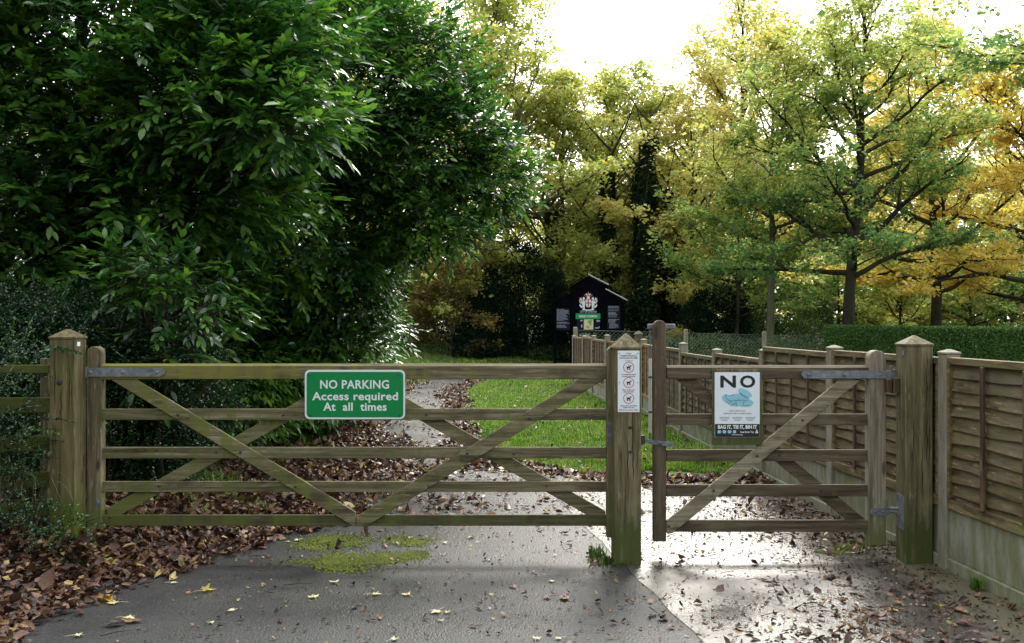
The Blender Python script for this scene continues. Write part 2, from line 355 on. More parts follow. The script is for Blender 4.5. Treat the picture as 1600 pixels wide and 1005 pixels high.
def leaf_full(P, D, N, Ln, Wd, curl=.2, fold=.2, w1=.85, w2=.9):
    """leaf with midrib: 8 verts, 6 faces; curl bends it along its length, fold raises the edges"""
    D, N, T = frames(D, N); n = len(P); Ln = Ln.reshape(-1, 1); Wd = Wd.reshape(-1, 1)
    cu = np.broadcast_to(np.asarray(curl, dtype=float).reshape(-1, 1), (n, 1)); fo = np.broadcast_to(np.asarray(fold, dtype=float).reshape(-1, 1), (n, 1))
    def st(t, wf):
        c = P + D*Ln*t - N*Ln*cu*(t*t); h = Wd*.5*wf
        return c + T*h + N*fo*h, c, c - T*h + N*fo*h
    a1, a2, a3 = st(.3, w1); b1, b2, b3 = st(.68, w2); tip = st(1, 0)[1]
    V = np.stack([P, a1, a2, a3, b1, b2, b3, tip], 1).reshape(-1, 3)
    fl = np.array([i for f in _LF for i in f], dtype=np.int32); o = (np.arange(n, dtype=np.int32)*8)[:, None]
    return V, (o + fl[None]).ravel(), np.tile(np.array([len(f) for f in _LF], np.int32), n)
def nz(x, y, k): return np.sin(x*k+1.3*np.sin(y*k*.7))*np.sin(y*k*1.1+1.7*np.sin(x*k*.6))
def rdir(r, n): return unit(r.normal(size=(n, 3)))

# ------------------------------------------------------------------ the ground
def sm(a, b, x): t = np.clip((x-a)/(b-a), 0, 1); return t*t*(3-2*t)
def path_cx(y): return np.interp(y, [0, 6, 9, 12, 16, 22, 28, 34, 44], [-.6, -.6, -.95, -1.45, -1.95, -1.9, -1.2, .5, 6])
def path_hw(y): return np.interp(y, [0, 6.6, 9, 12, 16, 30, 44], [1.55, 1.5, 1.15, 1.05, 1.0, 1.1, 1.1])
def gz(x, y):
    """height of the unpaved ground"""
    x = np.asarray(x, float); y = np.asarray(y, float)
    near = sm(0, -1.1, x-np.interp(y, [0, 4.9, 5.6, 6.2, 7.1, 8], [-2.75, -2.75, -2.75, -2.45, -2.1, -1.9]))*.24
    left = path_cx(y) - path_hw(y)
    far = sm(0, 1.6, left - x)*.16
    k = sm(6.5, 9, y)
    h = near*(1-k) + (far + sm(2, 5, left-x)*.25)*k
    h = h + .012*np.sin(x*7.1+y*3.3)*np.clip(h*8, 0, 1) + .01*np.sin(x*3.7-y*5.2)*np.clip(h*8, 0, 1)
    return h - .006
xs = np.concatenate([np.array([-900, -300, -100, -40, -20, -12]), np.linspace(-9, 9, 91), np.array([12, 20, 40, 100, 300, 900])])
ys = np.concatenate([np.array([-60, -20, -5, 0]), np.linspace(2, 30, 113), np.array([33, 38, 45, 60, 90, 150, 300, 900, 2000])])
X, Y = np.meshgrid(xs, ys); V = np.stack([X, Y, gz(X, Y)], -1).reshape(-1, 3); nx = len(xs)
ii = (np.arange(len(ys)-1)[:, None]*nx + np.arange(nx-1)[None]).ravel()
Fq = np.stack([ii, ii+1, ii+1+nx, ii+nx], 1).ravel()
tag(npmesh('ground', V, Fq, np.full(len(ii), 4), M['soil'], smooth=True), kind='structure')
def sheet(name, rows, mat, z=0.):
    """rows: list of (y, x0, x1); a strip mesh"""
    V = []; F_ = []; nn = 9
    for y, a, b in rows:
        for i in range(nn): V.append((a+(b-a)*i/(nn-1), y, z))
    for r in range(len(rows)-1):
        for i in range(nn-1): F_.append((r*nn+i, r*nn+i+1, (r+1)*nn+i+1, (r+1)*nn+i))
    mb = MB(); mb.add(V, F_); return tag(obj(name, mb, mat), kind='structure')
rows = []
for y in np.linspace(1.0, 44, 120):
    c, h = float(path_cx(y)), float(path_hw(y)); jj = .06*math.sin(y*2.9)+.04*math.sin(y*7.3)
    a = c-h+jj; b = c+h+jj
    if y < 12.3: a = min(a, -3.2 if y < 8 else a); b = max(b, 1.5 if y < 6 else .9)
    rows.append((y, a, b))
sheet('road', rows, M['tarmac'], 0.)
def slab_left(y): return float(np.interp(y, [1, 4.94, 6.47, 10.3, 11.6], [1.3, .97, .75, .24, .1]))
rows = [(y, slab_left(y)+.01*math.sin(y*9), 3.12) for y in np.linspace(1.0, 11.0, 60)]
for i, (y, a, b) in enumerate(rows):
    if y > 9.9: rows[i] = (y, a, 3.12 - (y-9.9)*2.3)
sheet('path', rows, M['concrete'], .004)
# lawn sheet on the right beyond the slab
def lawn_l(y): return float(np.interp(y, [10.0, 10.6, 11.3, 12.4, 14, 17.8, 22.8, 26.5, 30, 36, 44], [1.0, .4, -.15, -.33, -.5, -.8, -1.1, -.7, .8, 4, 9]))
rows = []
for y in np.linspace(10.15, 44, 90):
    rows.append((y, lawn_l(y)+.05*math.sin(y*5)+.04*math.sin(y*13), 2.9 if y < 24.5 else 14))
sheet('lawn', rows, M['lawnsoil'], .008)

# ------------------------------------------------------------------ grass (stuff)
def blades(name, n, sampler, hmin, hmax, mat, seed, wd=.006, zf=None):
    r = np.random.default_rng(seed); P = sampler(r, n)
    n = len(P); h = (r.uniform(hmin, hmax, n)*(1+.35*nz(P[:, 0], P[:, 1], 5)+.25*nz(P[:, 0]+4, P[:, 1], 13)))[:, None]; az = r.uniform(0, 2*np.pi, n)
    D = np.stack([np.cos(az), np.sin(az), np.zeros(n)], 1); T = np.stack([-D[:, 1], D[:, 0], D[:, 2]], 1)
    lean = r.uniform(.1, .75, n)[:, None]; w_ = wd*r.uniform(.7, 1.5, n)[:, None]
    up = np.array([[0, 0, 1.]])
    m = P + up*h*.6 + D*h*lean*.3; t = P + up*h*(1-.25*lean) + D*h*lean
    V = np.stack([P - T*w_, P + T*w_, m + T*w_*.8, t, m - T*w_*.8], 1).reshape(-1, 3)
    o = np.arange(n, dtype=np.int32)[:, None]*5
    F_ = (o + np.array([0, 1, 2, 4, 4, 2, 3])[None]).ravel()
    nper = np.tile([4, 3], n); rr = np.repeat(r.uniform(0, 1, n), 2)
    return npmesh(name, V, F_, nper, mat, rnd=rr)
def lawn_s(r, n):
    u = r.uniform(0, 1, n*2); y = 10.0 + 28*(u**1.9); x = r.uniform(-1.5, 3.0, n*2)
    lx = np.array([lawn_l(q) for q in y]) + .08*np.sin(y*6) + r.normal(0, .05, n*2)
    ok = (x > lx) & ((x < 2.55 + (10-y)*0.035) | (y > 25)); x, y = x[ok], y[ok]
    edge = 10.25 - .25*np.sin(x*3) + .45*np.clip(1.1-x, 0, 2)
    ok = y > edge; x, y = x[ok][:n], y[ok][:n]
    return np.stack([x, y, np.full(len(x), .006)], 1)
tag(blades('grass', 110000, lawn_s, .03, .085, M['grass'], 3, .0045), kind='stuff')
def verge_s(r, n):
    x = r.uniform(-5.2, -.9, n*6); y = 7.2 + 14*r.uniform(0, 1, n*6)**1.4
    left = path_cx(y)-path_hw(y)
    q = np.sin(x*2.3+1.1)*np.sin(y*1.7+.6) + .5*np.sin(x*5.1+y*3.2)
    ok = (x < left+.1) & (q > .45); x, y = x[ok][:n], y[ok][:n]
    return np.stack([x, y, gz(x, y)+.0], 1)
o = tag(blades('verge_grass', 12000, verge_s, .04, .10, M['grass'], 4, .004), kind='stuff')
def fargrass_s(r, n):
    y = 24+20*r.uniform(0, 1, n)**.8; x = r.uniform(-7, 13, n); ok = (np.abs(x-path_cx(y)) > path_hw(y)-.1); x, y = x[ok], y[ok]
    return np.stack([x, y, np.maximum(gz(x, y), 0)], 1)
tag(blades('rough_grass', 110000, fargrass_s, .05, .13, M['grass'], 5, .008), kind='stuff')

# ------------------------------------------------------------------ leaf litter (stuff)
def litter(name, n, dens, box, size, seed, mat='litter', zoff=.012, pile=.03):
    r = np.random.default_rng(seed); x0, x1, y0, y1 = box
    x = r.uniform(x0, x1, n*8); y = r.uniform(y0, y1, n*8); ok = r.uniform(0, 1, n*8) < dens(x, y)
    x, y = x[ok][:n], y[ok][:n]; n = len(x); d = dens(x, y)
    z = np.maximum(gz(x, y), 0) + zoff + r.uniform(0, 1, n)**2*pile*d
    P = np.stack([x, y, z], 1); az = r.uniform(0, 2*np.pi, n)
    D = np.stack([np.cos(az), np.sin(az), r.normal(0, .25, n)*np.clip(d*1.4, .15, 1)], 1)
    N = np.stack([r.normal(0, .42, n), r.normal(0, .42, n), np.ones(n)], 1)
    s = r.uniform(*size, n)*np.where(r.uniform(0, 1, n) < .12, 1.25, 1)
    V, F_, nper = leaf_full(P, D, N, s, s*r.uniform(.45, .85, n), curl=r.normal(0, .38, n), fold=r.normal(.12, .6, n))
    Vz = V.reshape(-1, 8, 3); Vz += r.normal(0, .06, Vz.shape)*s[:, None, None]*np.array([1, 1, .8]); mn = Vz[:, :, 2].min(1); g = np.maximum(gz(x, y), 0)+.005
    Vz[:, :, 2] += np.maximum(g-mn, 0)[:, None]
    rnd = np.repeat(np.clip(r.normal(.43, .27, n), 0, 1), 6)
    return tag(npmesh(name, V, F_, nper, M[mat], rnd=rnd), kind='stuff')
def d_near(x, y):
    e = np.interp(y, [4, 4.9, 5.4, 6.2, 7.1, 8], [-2.55, -2.45, -2.45, -2.15, -1.75, -1.2])
    return np.clip(sm(.12, -.3, x-e+.15*nz(x, y, 4)) , 0, 1)
litter('leaf_litter', 30000, d_near, (-6.0, -1.2, 3.8, 8.2), (.026, .080), 11, pile=.07)
def d_back(x, y):
    left = np.interp(y, [7.5, 8.5, 10.3, 12.5, 14.6, 18, 22.8, 27], [-1.75, -1.5, -1.1, -1.35, -2.2, -2.5, -2.7, -2.6])
    return np.clip(sm(.45, -.25, x-left+.25*nz(x, y, 2))*(.85+.3*nz(x, y, 3.1)), 0, 1)
litter('leaf_litter_verge', 50000, d_back, (-7, 0.2, 8, 26), (.04, .09), 12, pile=.05)
def d_strip(x, y):
    ll = np.interp(y, [10.0, 10.6, 11.3, 12.4, 14, 17.8, 22.8, 26.5, 30, 36, 44], [1.0, .4, -.15, -.33, -.5, -.8, -1.1, -.7, .8, 4, 9])
    d = ll - x
    return np.clip(sm(-.12, .05, d)*sm(.7, .15, d+.2*nz(x, y, 3))*sm(10.3, 11.3, y), 0, 1)
litter('leaf_litter_path_edge', 5000, d_strip, (-3, 2, 10.3, 27), (.05, .10), 13, pile=.03)
def d_front(x, y):
    yy = np.interp(x, [-1, 0, 1, 1.5, 2.7], [11.3, 11.0, 10.1, 9.95, 9.9])
    return np.clip(sm(.5, 0, np.abs(y-yy+.15))*.9, 0, 1)
litter('leaf_litter_slab_edge', 1300, d_front, (-.6, 2.75, 9, 11.6), (.05, .10), 14, pile=.03)
def d_right(x, y):
    k = sm(1.5, 2.6, x)*sm(10.4, 9, y)*sm(6.6, 7.2, y)*.7
    near = sm(.9, 2.2, x + (5.8-y)*.45)*sm(6.3, 5.4, y)*.55*(0.6+.6*nz(x, y, 3.3))
    base = .035
    return np.clip(np.maximum(np.maximum(k, near), base)*(x > .2), 0, 1)
litter('leaf_litter_slab', 1700, d_right, (.3, 2.95, 4.0, 10), (.018, .062), 15, pile=.02)
def d_bits(x, y):
    return np.clip(.10 + .5*sm(.6, 2.2, x)*(.6+.5*nz(x, y, 4)), 0, 1)
litter('leaf_crumbs', 6500, d_bits, (-2.0, 2.95, 3.8, 10), (.008, .03), 16, pile=.004, zoff=.005)
def d_tar(x, y):
    return np.clip(.012 + .42*sm(7.4, 8.4, y)*sm(.5, -1.2, x)*(.5+.5*nz(x, y, 2.7)) + .05*sm(7.2, 8.2, y) , 0, 1)
litter('leaf_litter_drive', 1100, d_tar, (-1.9, .75, 6.8, 12.5), (.035, .09), 17, pile=.015)
litter('leaf_litter_lawn', 900, lambda x, y: (x > np.interp(y, [10.0, 11.3, 12.4, 17.8, 22.8, 26.5], [1.0, -.15, -.33, -.8, -1.1, -.7]))*.9, (-1.2, 2.5, 10.6, 25), (.03, .07), 19, pile=.07, zoff=.03)
litter('leaf_litter_far_drive', 700, lambda x, y: (np.abs(x-path_cx(y)) < path_hw(y))*.8, (-3.2, 0, 11.5, 26), (.03, .075), 20, pile=.01)
litter('leaf_litter_wood', 9000, lambda x, y: np.full(x.shape, .8), (-9, 14, 40, 50), (.08, .14), 18, pile=.03)

# ------------------------------------------------------------------ moss patches (stuff)
def moss(name, n, blobs, seed, hmax=.012):
    r = np.random.default_rng(seed); P = []
    for (cx, cy, rx, ry, k) in blobs:
        m = int(n*k); a = r.normal(0, .5, (m, 2)); P.append(np.stack([cx+a[:, 0]*rx, cy+a[:, 1]*ry], 1))
    P = np.concatenate(P); q = .6*nz(P[:, 0], P[:, 1], 9) + .8*nz(P[:, 0]+3, P[:, 1]*1.4, 37) + .7*nz(P[:, 0]*1.3, P[:, 1]+2, 83) + r.normal(0, .35, len(P)); P = P[q > .05]
    n = len(P); h = r.uniform(.3, 1, n)*hmax; s = r.uniform(.003, .008, n); az = r.uniform(0, 6.28, n)
    V = []
    for k in range(4):
        a = az + k*math.pi/2; V.append(np.stack([P[:, 0]+np.cos(a)*s, P[:, 1]+np.sin(a)*s, np.full(n, .003)], 1))
    V.append(np.stack([P[:, 0], P[:, 1], .004+h], 1)); V = np.stack(V, 1).reshape(-1, 3)
    o = np.arange(n)[:, None]*5; F_ = (o + np.array([0, 1, 4, 1, 2, 4, 2, 3, 4, 3, 0, 4])[None]).ravel()
    return tag(npmesh(name, V, F_, np.full(n*4, 3), M['moss'], rnd=np.repeat(r.uniform(0, 1, n), 4)), kind='stuff')
moss('moss', 34000, [(-1.32, 7.12, .24, .22, .24), (-1.0, 6.66, .30, .12, .32), (-1.15, 6.55, .34, .10, .16), (-1.1, 6.38, .20, .10, .12), (-.78, 7.15, .16, .16, .08), (-.68, 6.75, .08, .1, .04)], 21)
moss('moss_by_hinge_post', 5000, [(2.45, 6.95, .16, .05, .4), (2.30, 6.8, .14, .05, .3), (2.6, 7.05, .14, .08, .3)], 22, .02)

# ------------------------------------------------------------------ gate posts
def pyramid_post(mb, x0, x1, y0, y1, z0, zs, zt, over=0.006):
    mb.box(x0, x1, y0, y1, z0, zs, .006)
    b = bmesh.new(); cx, cy = (x0+x1)/2, (y0+y1)/2
    a = [b.verts.new(p) for p in [(x0-over, y0-over, zs+.001), (x1+over, y0-over, zs+.001), (x1+over, y1+over, zs+.001), (x0-over, y1+over, zs+.001),
         (x0-over, y0-over, zs+.012), (x1+over, y0-over, zs+.012), (x1+over, y1+over, zs+.012), (x0-over, y1+over, zs+.012)]]
    t = [b.verts.new((cx+dx*.008, cy+dy*.008, zt)) for dx, dy in ((-1, -1), (1, -1), (1, 1), (-1, 1))]
    b.faces.new(a[3::-1]); b.faces.new(t)
    for i in range(4):
        j = (i+1) % 4; b.faces.new((a[i], a[j], a[4+j], a[4+i])); b.faces.new((a[4+i], a[4+j], t[j], t[i]))
    mb.bm(b)
def bolt(mb, x, y, z, r=.009, dy=-1):
    mb.tube([(x, y, z), (x, y+dy*.006, z), (x, y+dy*.009, z)], [r, r*.95, r*.5], 8)
GY = 6.66                                  # plane of the front of the gate bars
def post(name, label, x0, x1, yf, zg, zs, zt, mat, rz=0, group=None):
    t = thing(name, label, 'gate post', ((x0+x1)/2, yf+.09, zg), group)
    mb = MB(); pyramid_post(mb, x0, x1, yf, yf+.175, zg-.03, zs, zt); sh = obj('shaft', mb, mat, t)
    t.rotation_euler = (0, 0, rz); return t
Y0 = 6.47
pl = post('gate_post', 'wide wooden gate post with mossy green foot among leaves, leftmost of three', PX(77, Y0), PX(117, Y0), Y0, .16, PZ(529, Y0), PZ(514, Y0), M['post_moss'], 0)
pm = post('gate_post', 'gate post between the two gates carrying a white dog notice', PX(959.5, Y0), PX(1001.5, Y0), Y0, 0, PZ(545, Y0), PZ(521, Y0), M['post'], R(1.5))
pr = post('gate_post', 'gate post right of the small gate that its hinges hang on', PX(1415.5, Y0), PX(1458, Y0), Y0, 0, PZ(540, Y0), PZ(524, Y0), M['post'], R(-1))
mb = MB(); bolt(mb, PX(93, Y0), Y0, PZ(597, Y0), .02); obj('hinge_bolt', mb, M['bolt'], pl)
mb = MB(); mb.box(PX(121, Y0), PX(127, Y0), Y0+.0, Y0+.0, 0, 0, 0) if False else None
mb = MB(); xs_ = PX(117, Y0); mb.box(xs_, xs_+.003, Y0+.03, Y0+.075, PZ(541, Y0), PZ(534, Y0), .001); obj('reflector', mb, M['sign_white'], pl)
mb = MB()
for zz, rr in ((668, .012), (706, .009)): bolt(mb, PX(984, Y0), Y0+.001, PZ(zz, Y0), rr)
objs('knot', mb, M['bark'], pm)
def cracks(parent, x0, x1, yf, z0, z1, n, seed):
    rr_ = random.Random(seed)
    for k_ in range(n):
        x = rr_.uniform(x0+.02, x1-.02); a = rr_.uniform(z0, z1-.3); b = a+rr_.uniform(.15, .5); w2 = rr_.uniform(.0012, .0026); pl_ = []; pr_ = []
        for j in range(9):
            f = j/8; xx = x+.003*math.sin(j*1.9+k_)+rr_.gauss(0, .0008); ww = w2*math.sin(math.pi*f)+.0002; pl_.append((xx-ww, a+(b-a)*f)); pr_.append((xx+ww, a+(b-a)*f))
        mb = MB(); mb.prism(pl_+pr_[::-1], yf-.0008, yf+.004); obj('drying_crack', mb, M['crack'], parent)
M['crack'] = plain('dark timber crack', (.012, .009, .006, 1), .95, spec=.05)
cracks(pl, PX(77, Y0), PX(117, Y0), Y0, .5, 1.45, 5, 1); cracks(pm, PX(959.5, Y0), PX(1001.5, Y0), Y0, .1, .95, 5, 2); cracks(pr, PX(1415.5, Y0), PX(1458, Y0), Y0, .3, 1.4, 6, 3)
# hinge fittings on the right post
x_ = PX(1415.5, Y0)
mb = MB(); mb.box(x_-.004, x_, Y0+.02, Y0+.15, PZ(830, Y0), PZ(776, Y0), .001); mb.tube([(x_-.002, Y0+.12, PZ(800, Y0)), (x_-.07, Y0+.16, PZ(800, Y0))], .011, 8)
mb.tube([(x_-.07, Y0+.16, PZ(808, Y0)), (x_-.07, Y0+.16, PZ(788, Y0))], .012, 8); obj('hinge_plate', mb, M['steel'], pr)
mb = MB(); mb.box(x_-.045, x_-.002, Y0+.09, Y0+.165, PZ(616, Y0), PZ(592, Y0), .002); mb.box(x_-.085, x_-.050, Y0+.10, Y0+.16, PZ(614, Y0), PZ(594, Y0), .003); obj('hinge_block', mb, M['batten'], pr)
mb = MB(); mb.tube([(x_-.04, Y0+.15, PZ(596, Y0)), (x_-.04, Y0+.15, PZ(573, Y0))], .010, 8); obj('hinge_pin', mb, M['steel'], pr)
mb = MB(); mb.box(x_-.004, x_, Y0+.02, Y0+.05, PZ(555, Y0), PZ(548, Y0), .001); obj('metal_tag', mb, M['steel'], pr)

# ------------------------------------------------------------------ main gate
def round_top(mb, x0, x1, y0, y1, z0, z1, flat=0):
    r = (x1-x0)/2; pts = [(x0, z0), (x1, z0)]; r2 = r*.9
    for k in range(0, 11):
        a = math.pi*k/10; pts.append((x0+r+r*math.cos(a), z1-r2+r2*math.sin(a)))
    b = bmesh.new(); f = b.faces.new([b.verts.new((x, y0, z)) for x, z in pts])
    e = bmesh.ops.extrude_face_region(b, geom=[f]); bmesh.ops.translate(b, vec=(0, y1-y0, 0), verts=[v for v in e['geom'] if isinstance(v, bmesh.types.BMVert)])
    bmesh.ops.bevel(b, geom=[q for q in b.edges if abs(q.verts[0].co.y-q.verts[1].co.y) < 1e-6], offset=.004, segments=1, affect='EDGES'); mb.bm(b)
def bar(mb, x0, x1, yt, yb, y0, th=.024):
    mb.box(x0, x1, y0, y0+th, PZ(yb, y0), PZ(yt, y0), .003)
def clip_poly(p, a, b, c):       # keep a*x+b*z <= c
    o = []
    for i in range(len(p)):
        P_, Q_ = p[i], p[(i+1) % len(p)]; f, g_ = a*P_[0]+b*P_[1]-c, a*Q_[0]+b*Q_[1]-c
        if f <= 0: o.append(P_)
        if f*g_ < 0: t_ = f/(f-g_); o.append((P_[0]+(Q_[0]-P_[0])*t_, P_[1]+(Q_[1]-P_[1])*t_))
    return o
def brace(mb, p0, p1, wd, y0, th=.022, cut=()):
    """slanting board between two photo points (centre line) in the plane y0"""
    a = Vector((PX(p0[0], y0), 0, PZ(p0[1], y0))); b = Vector((PX(p1[0], y0), 0, PZ(p1[1], y0))); d = b-a; n = Vector((-d.z, 0, d.x)).normalized()*(wd/2); u = d.normalized()
    def q(p, s, c): return (p.x+n.x*s + u.x*c, p.z+n.z*s + u.z*c)
    poly = [q(a, 1, 0), q(a, -1, 0), q(b, -1, 0), q(b, 1, 0)]
    for kind, v in cut:
        poly = clip_poly(poly, *{'top': (0, 1, PZ(v, y0)), 'bot': (0, -1, -PZ(v, y0)), 'right': (1, 0, PX(v, y0)), 'left': (-1, 0, -PX(v, y0))}[kind])
    bm_ = bmesh.new(); f = bm_.faces.new([bm_.verts.new((x, y0, z)) for x, z in poly])
    e = bmesh.ops.extrude_face_region(bm_, geom=[f]); bmesh.ops.translate(bm_, vec=(0, th, 0), verts=[v for v in e['geom'] if isinstance(v, bmesh.types.BMVert)])
    bmesh.ops.bevel(bm_, geom=bm_.edges[:], offset=.003, segments=1, affect='EDGES'); mb.bm(bm_)
g = thing('field_gate', 'wide five-barred wooden field gate with crossed braces across the drive', 'gate', (PX(147, GY), GY, .12))
SY = GY-.024
mb = MB(); round_top(mb, PX(135, SY), PX(158, SY), SY, SY+.075, PZ(827, SY), PZ(541, SY)); obj('stile', mb, M['stile'], g)
mb = MB(); round_top(mb, PX(948, SY), PX(966, SY), SY, SY+.075, PZ(839, SY), PZ(542, SY)); obj('stile', mb, M['stile'], g)
X0, X1 = PX(158.5, GY), PX(948, GY)
mb = MB(); mb.box(X0, X1, GY-.022, GY+.045, PZ(592, GY), PZ(572, GY), .004)
b = bmesh.new(); vs = [(X0, GY-.022, PZ(571.6, GY)), (X1, GY-.022, PZ(571.6, GY)), (X1, GY+.045, PZ(571.6, GY)), (X0, GY+.045, PZ(571.6, GY)), (X0, GY+.0, PZ(568, GY)), (X1, GY+.0, PZ(568, GY)), (X1, GY+.03, PZ(568, GY)), (X0, GY+.03, PZ(568, GY))]
vv = [b.verts.new(p) for p in vs]
for f in ((3, 2, 1, 0), (4, 5, 6, 7), (0, 1, 5, 4), (1, 2, 6, 5), (2, 3, 7, 6), (3, 0, 4, 7)): b.faces.new([vv[i] for i in f])
mb.bm(b); obj('top_bar', mb, M['bar_top'], g)
for (t, bt, mt) in ((638.5, 656, 'bar'), (698.5, 716, 'bar'), (752, 768.5, 'bar'), (804.5, 821.5, 'bar_low')):
    mb = MB(); bar(mb, X0, X1, t, bt, GY); obj('bar', mb, M[mt], g)
FB = GY-.0245
mb = MB(); brace(mb, (160, 573), (575, 824), .092, FB, cut=(('top', 593), ('right', 555.5), ('bot', 822))); obj('brace', mb, M['brace'], g)
mb = MB(); brace(mb, (950, 577), (530, 836), .092, FB-.0005, cut=(('top', 592.6), ('left', 556.5), ('bot', 822))); obj('brace', mb, M['brace'], g)
RB = GY+.0265
for p0, p1, ct in (((130, 826), (580, 574), (('left', 166), ('right', 549), ('bot', 820))), ((520, 568), (980, 829), (('right', 946), ('left', 551), ('bot', 820)))):
    mb = MB(); brace(mb, p0, p1, .088, RB, cut=ct+(('top', 575),)); obj('rear_brace', mb, M['brace'], g)
mb = MB()
for x, y in ((278, 648), (376, 706), (462, 760), (670, 760), (730, 708), (827, 653), (848, 660)): bolt(mb, PX(x, FB), FB-.0005, PZ(y, FB), .009)
for x, y in ((443, 648), (338, 706), (248, 759), (666, 647), (803, 709), (854, 759), (172, 808)): bolt(mb, PX(x, GY), GY, PZ(y, GY), .008)
objs('bolt', mb, M['bolt'], g)
mb = MB(); hy = SY-.006
mb.prism([(PX(138, hy), PZ(588, hy)), (PX(250, hy), PZ(588, hy)), (PX(258, hy), PZ(583, hy)), (PX(258, hy), PZ(579, hy)), (PX(250, hy), PZ(574.5, hy)), (PX(138, hy), PZ(574.5, hy))], hy-.006, hy)
mb.tube([(PX(134, hy), hy+.01, PZ(590, hy)), (PX(134, hy), hy+.01, PZ(573, hy))], .014, 10)
for x in (142, 193, 246): bolt(mb, PX(x, hy), hy-.006, PZ(581, hy), .011)
obj('strap_hinge', mb, M['steel'], g)
mb = MB(); mb.box(PX(150, SY), PX(159, SY), SY-.004, SY, PZ(790, SY), PZ(779, SY), .001); bolt(mb, PX(154, SY), SY-.004, PZ(784, SY), .008); obj('lower_hinge', mb, M['steel'], g)
mb = MB(); mb.box(PX(948.6, SY), PX(958.9, SY), SY-.003, SY-.0005, PZ(690, SY), PZ(659, SY), .0008); obj('striking_plate', mb, M['steel'], g)

# ------------------------------------------------------------------ lettering
def text_mb(body, size, bold=0., sx=1., track=1., align='CENTER'):
    cu = bpy.data.curves.new('t', 'FONT'); cu.body = body; cu.size = size; cu.align_x = align; cu.offset = bold; cu.space_character = track
    cu.resolution_u = 3; cu.fill_mode = 'FRONT' if hasattr(cu, 'fill_mode') and False else cu.fill_mode
    o = bpy.data.objects.new('t', cu); C.objects.link(o)
    me = o.to_mesh(); vs = [(v.co.x*sx, v.co.y) for v in me.vertices]; fs = [tuple(p.vertices) for p in me.polygons]
    o.to_mesh_clear(); bpy.data.objects.remove(o); bpy.data.curves.remove(cu); return vs, fs
def put_text(mb, body, cx, z, y, size, width=None, bold=0., track=1., align='CENTER', fit=True):
    """flat letters facing -Y; z = baseline; width = wanted width in metres"""
    vs, fs = text_mb(body, size, bold, 1, track, align)
    if not vs: return
    if width:
        a, b = min(v[0] for v in vs), max(v[0] for v in vs); k = width/(b-a)
        vs = [((v[0]-(a+b)/2)*k, v[1]) for v in vs]
    mb.add([(cx+v[0], y, z+v[1]) for v in vs], fs)
def rrect(mb, x0, x1, z0, z1, r, y0, y1, seg=5):
    pts = []
    for cx, cz, a0 in ((x1-r, z1-r, 0), (x0+r, z1-r, 90), (x0+r, z0+r, 180), (x1-r, z0+r, 270)):
        for k in range(seg+1):
            a = R(a0+90*k/seg); pts.append((cx+r*math.cos(a), cz+r*math.sin(a)))
    mb.prism(pts, y0, y1)
def ring(mb, cx, cz, r, wd, y, n=28):
    vs = []
    for k in range(n):
        a = 2*math.pi*k/n; vs += [(cx+r*math.cos(a), y, cz+r*math.sin(a)), (cx+(r-wd)*math.cos(a), y, cz+(r-wd)*math.sin(a))]
    mb.add(vs, [(2*k, 2*((k+1) % n), 2*((k+1) % n)+1, 2*k+1) for k in range(n)])
def disc(mb, cx, cz, rx, rz, y, ang=0, n=16):
    ca, sa = math.cos(ang), math.sin(ang)
    mb.add([(cx+rx*math.cos(t)*ca-rz*math.sin(t)*sa, y, cz+rx*math.cos(t)*sa+rz*math.sin(t)*ca) for t in [2*math.pi*k/n for k in range(n)]], [tuple(range(n))])
def poly(mb, pts, y): mb.add([(x, y, z) for x, z in pts], [tuple(range(len(pts)))])

# green NO PARKING sign on the main gate
gy = GY-.030
s = thing('parking_sign', 'green rectangular sign reading NO PARKING on the wide gate', 'sign', (PX(555, gy), gy, PZ(655, gy)))
mb = MB(); rrect(mb, PX(476.5, gy), PX(633, gy), PZ(654.5, gy), PZ(577.5, gy), .035, gy-.004, gy); obj('plate', mb, M['sign_white'], s)
mb = MB(); rrect(mb, PX(479.3, gy), PX(630.3, gy), PZ(651.6, gy), PZ(580.6, gy), .026, gy-.0055, gy-.0042); obj('face', mb, M['sign_green'], s)
mb = MB(); ly = gy-.0065; k = gy/F
for body, c, bl, capw, sz in (('NO PARKING', 554.3, 606.5, 107.5, 18.6), ('Access required', 555, 624.5, 134, 17.5), ('At  all  times', 554.8, 641, 99, 17.8)):
    put_text(mb, body, PX(c, gy), PZ(bl, gy), ly, sz*k*1.0, capw*k, .0018, 1.05)
obj('lettering', mb, M['sign_white'], s)
mb = MB()
for x, y in ((484.5, 585.5), (622.5, 585.5), (485, 648), (625, 649)): bolt(mb, PX(x, gy), gy-.0055, PZ(y, gy), .006)
objs('screw', mb, M['bolt'], s)

# white dog notice on the middle post
ny = Y0-.004
s = thing('dog_notice', 'narrow white dog control notice with three red rings on middle gate post', 'notice', (PX(982, ny), ny, PZ(643, ny)))
s_rot = R(1.5)
mb = MB(); rrect(mb, PX(965.2, ny), PX(999.2, ny), PZ(643.5, ny), PZ(547.5, ny), .003, ny-.003, ny); obj('plate', mb, M['sign_paper'], s)
mb = MB(); k = ny/F; ly = ny-.0042; cx = PX(982.3, ny)
for body, yb, wpx, sz in (('Clean', 553, 8, 3.2), ('Neighbourhoods &', 556.6, 25, 3.8), ('Environment Act 2005', 560, 28, 3.6), ('Do not walk your dog off', 585.5, 22, 2.9), ('its lead in this area', 588.6, 20, 2.9), ('Clean up after your', 609.6, 20, 2.9), ('dog at all times', 612.6, 16, 2.9), ('Failure to do so is an offence', 634.4, 26, 2.9), ('under the Act', 637.2, 18, 2.9)):
    put_text(mb, body, cx, PZ(yb, ny), ly, sz*k, wpx*k, .0002)
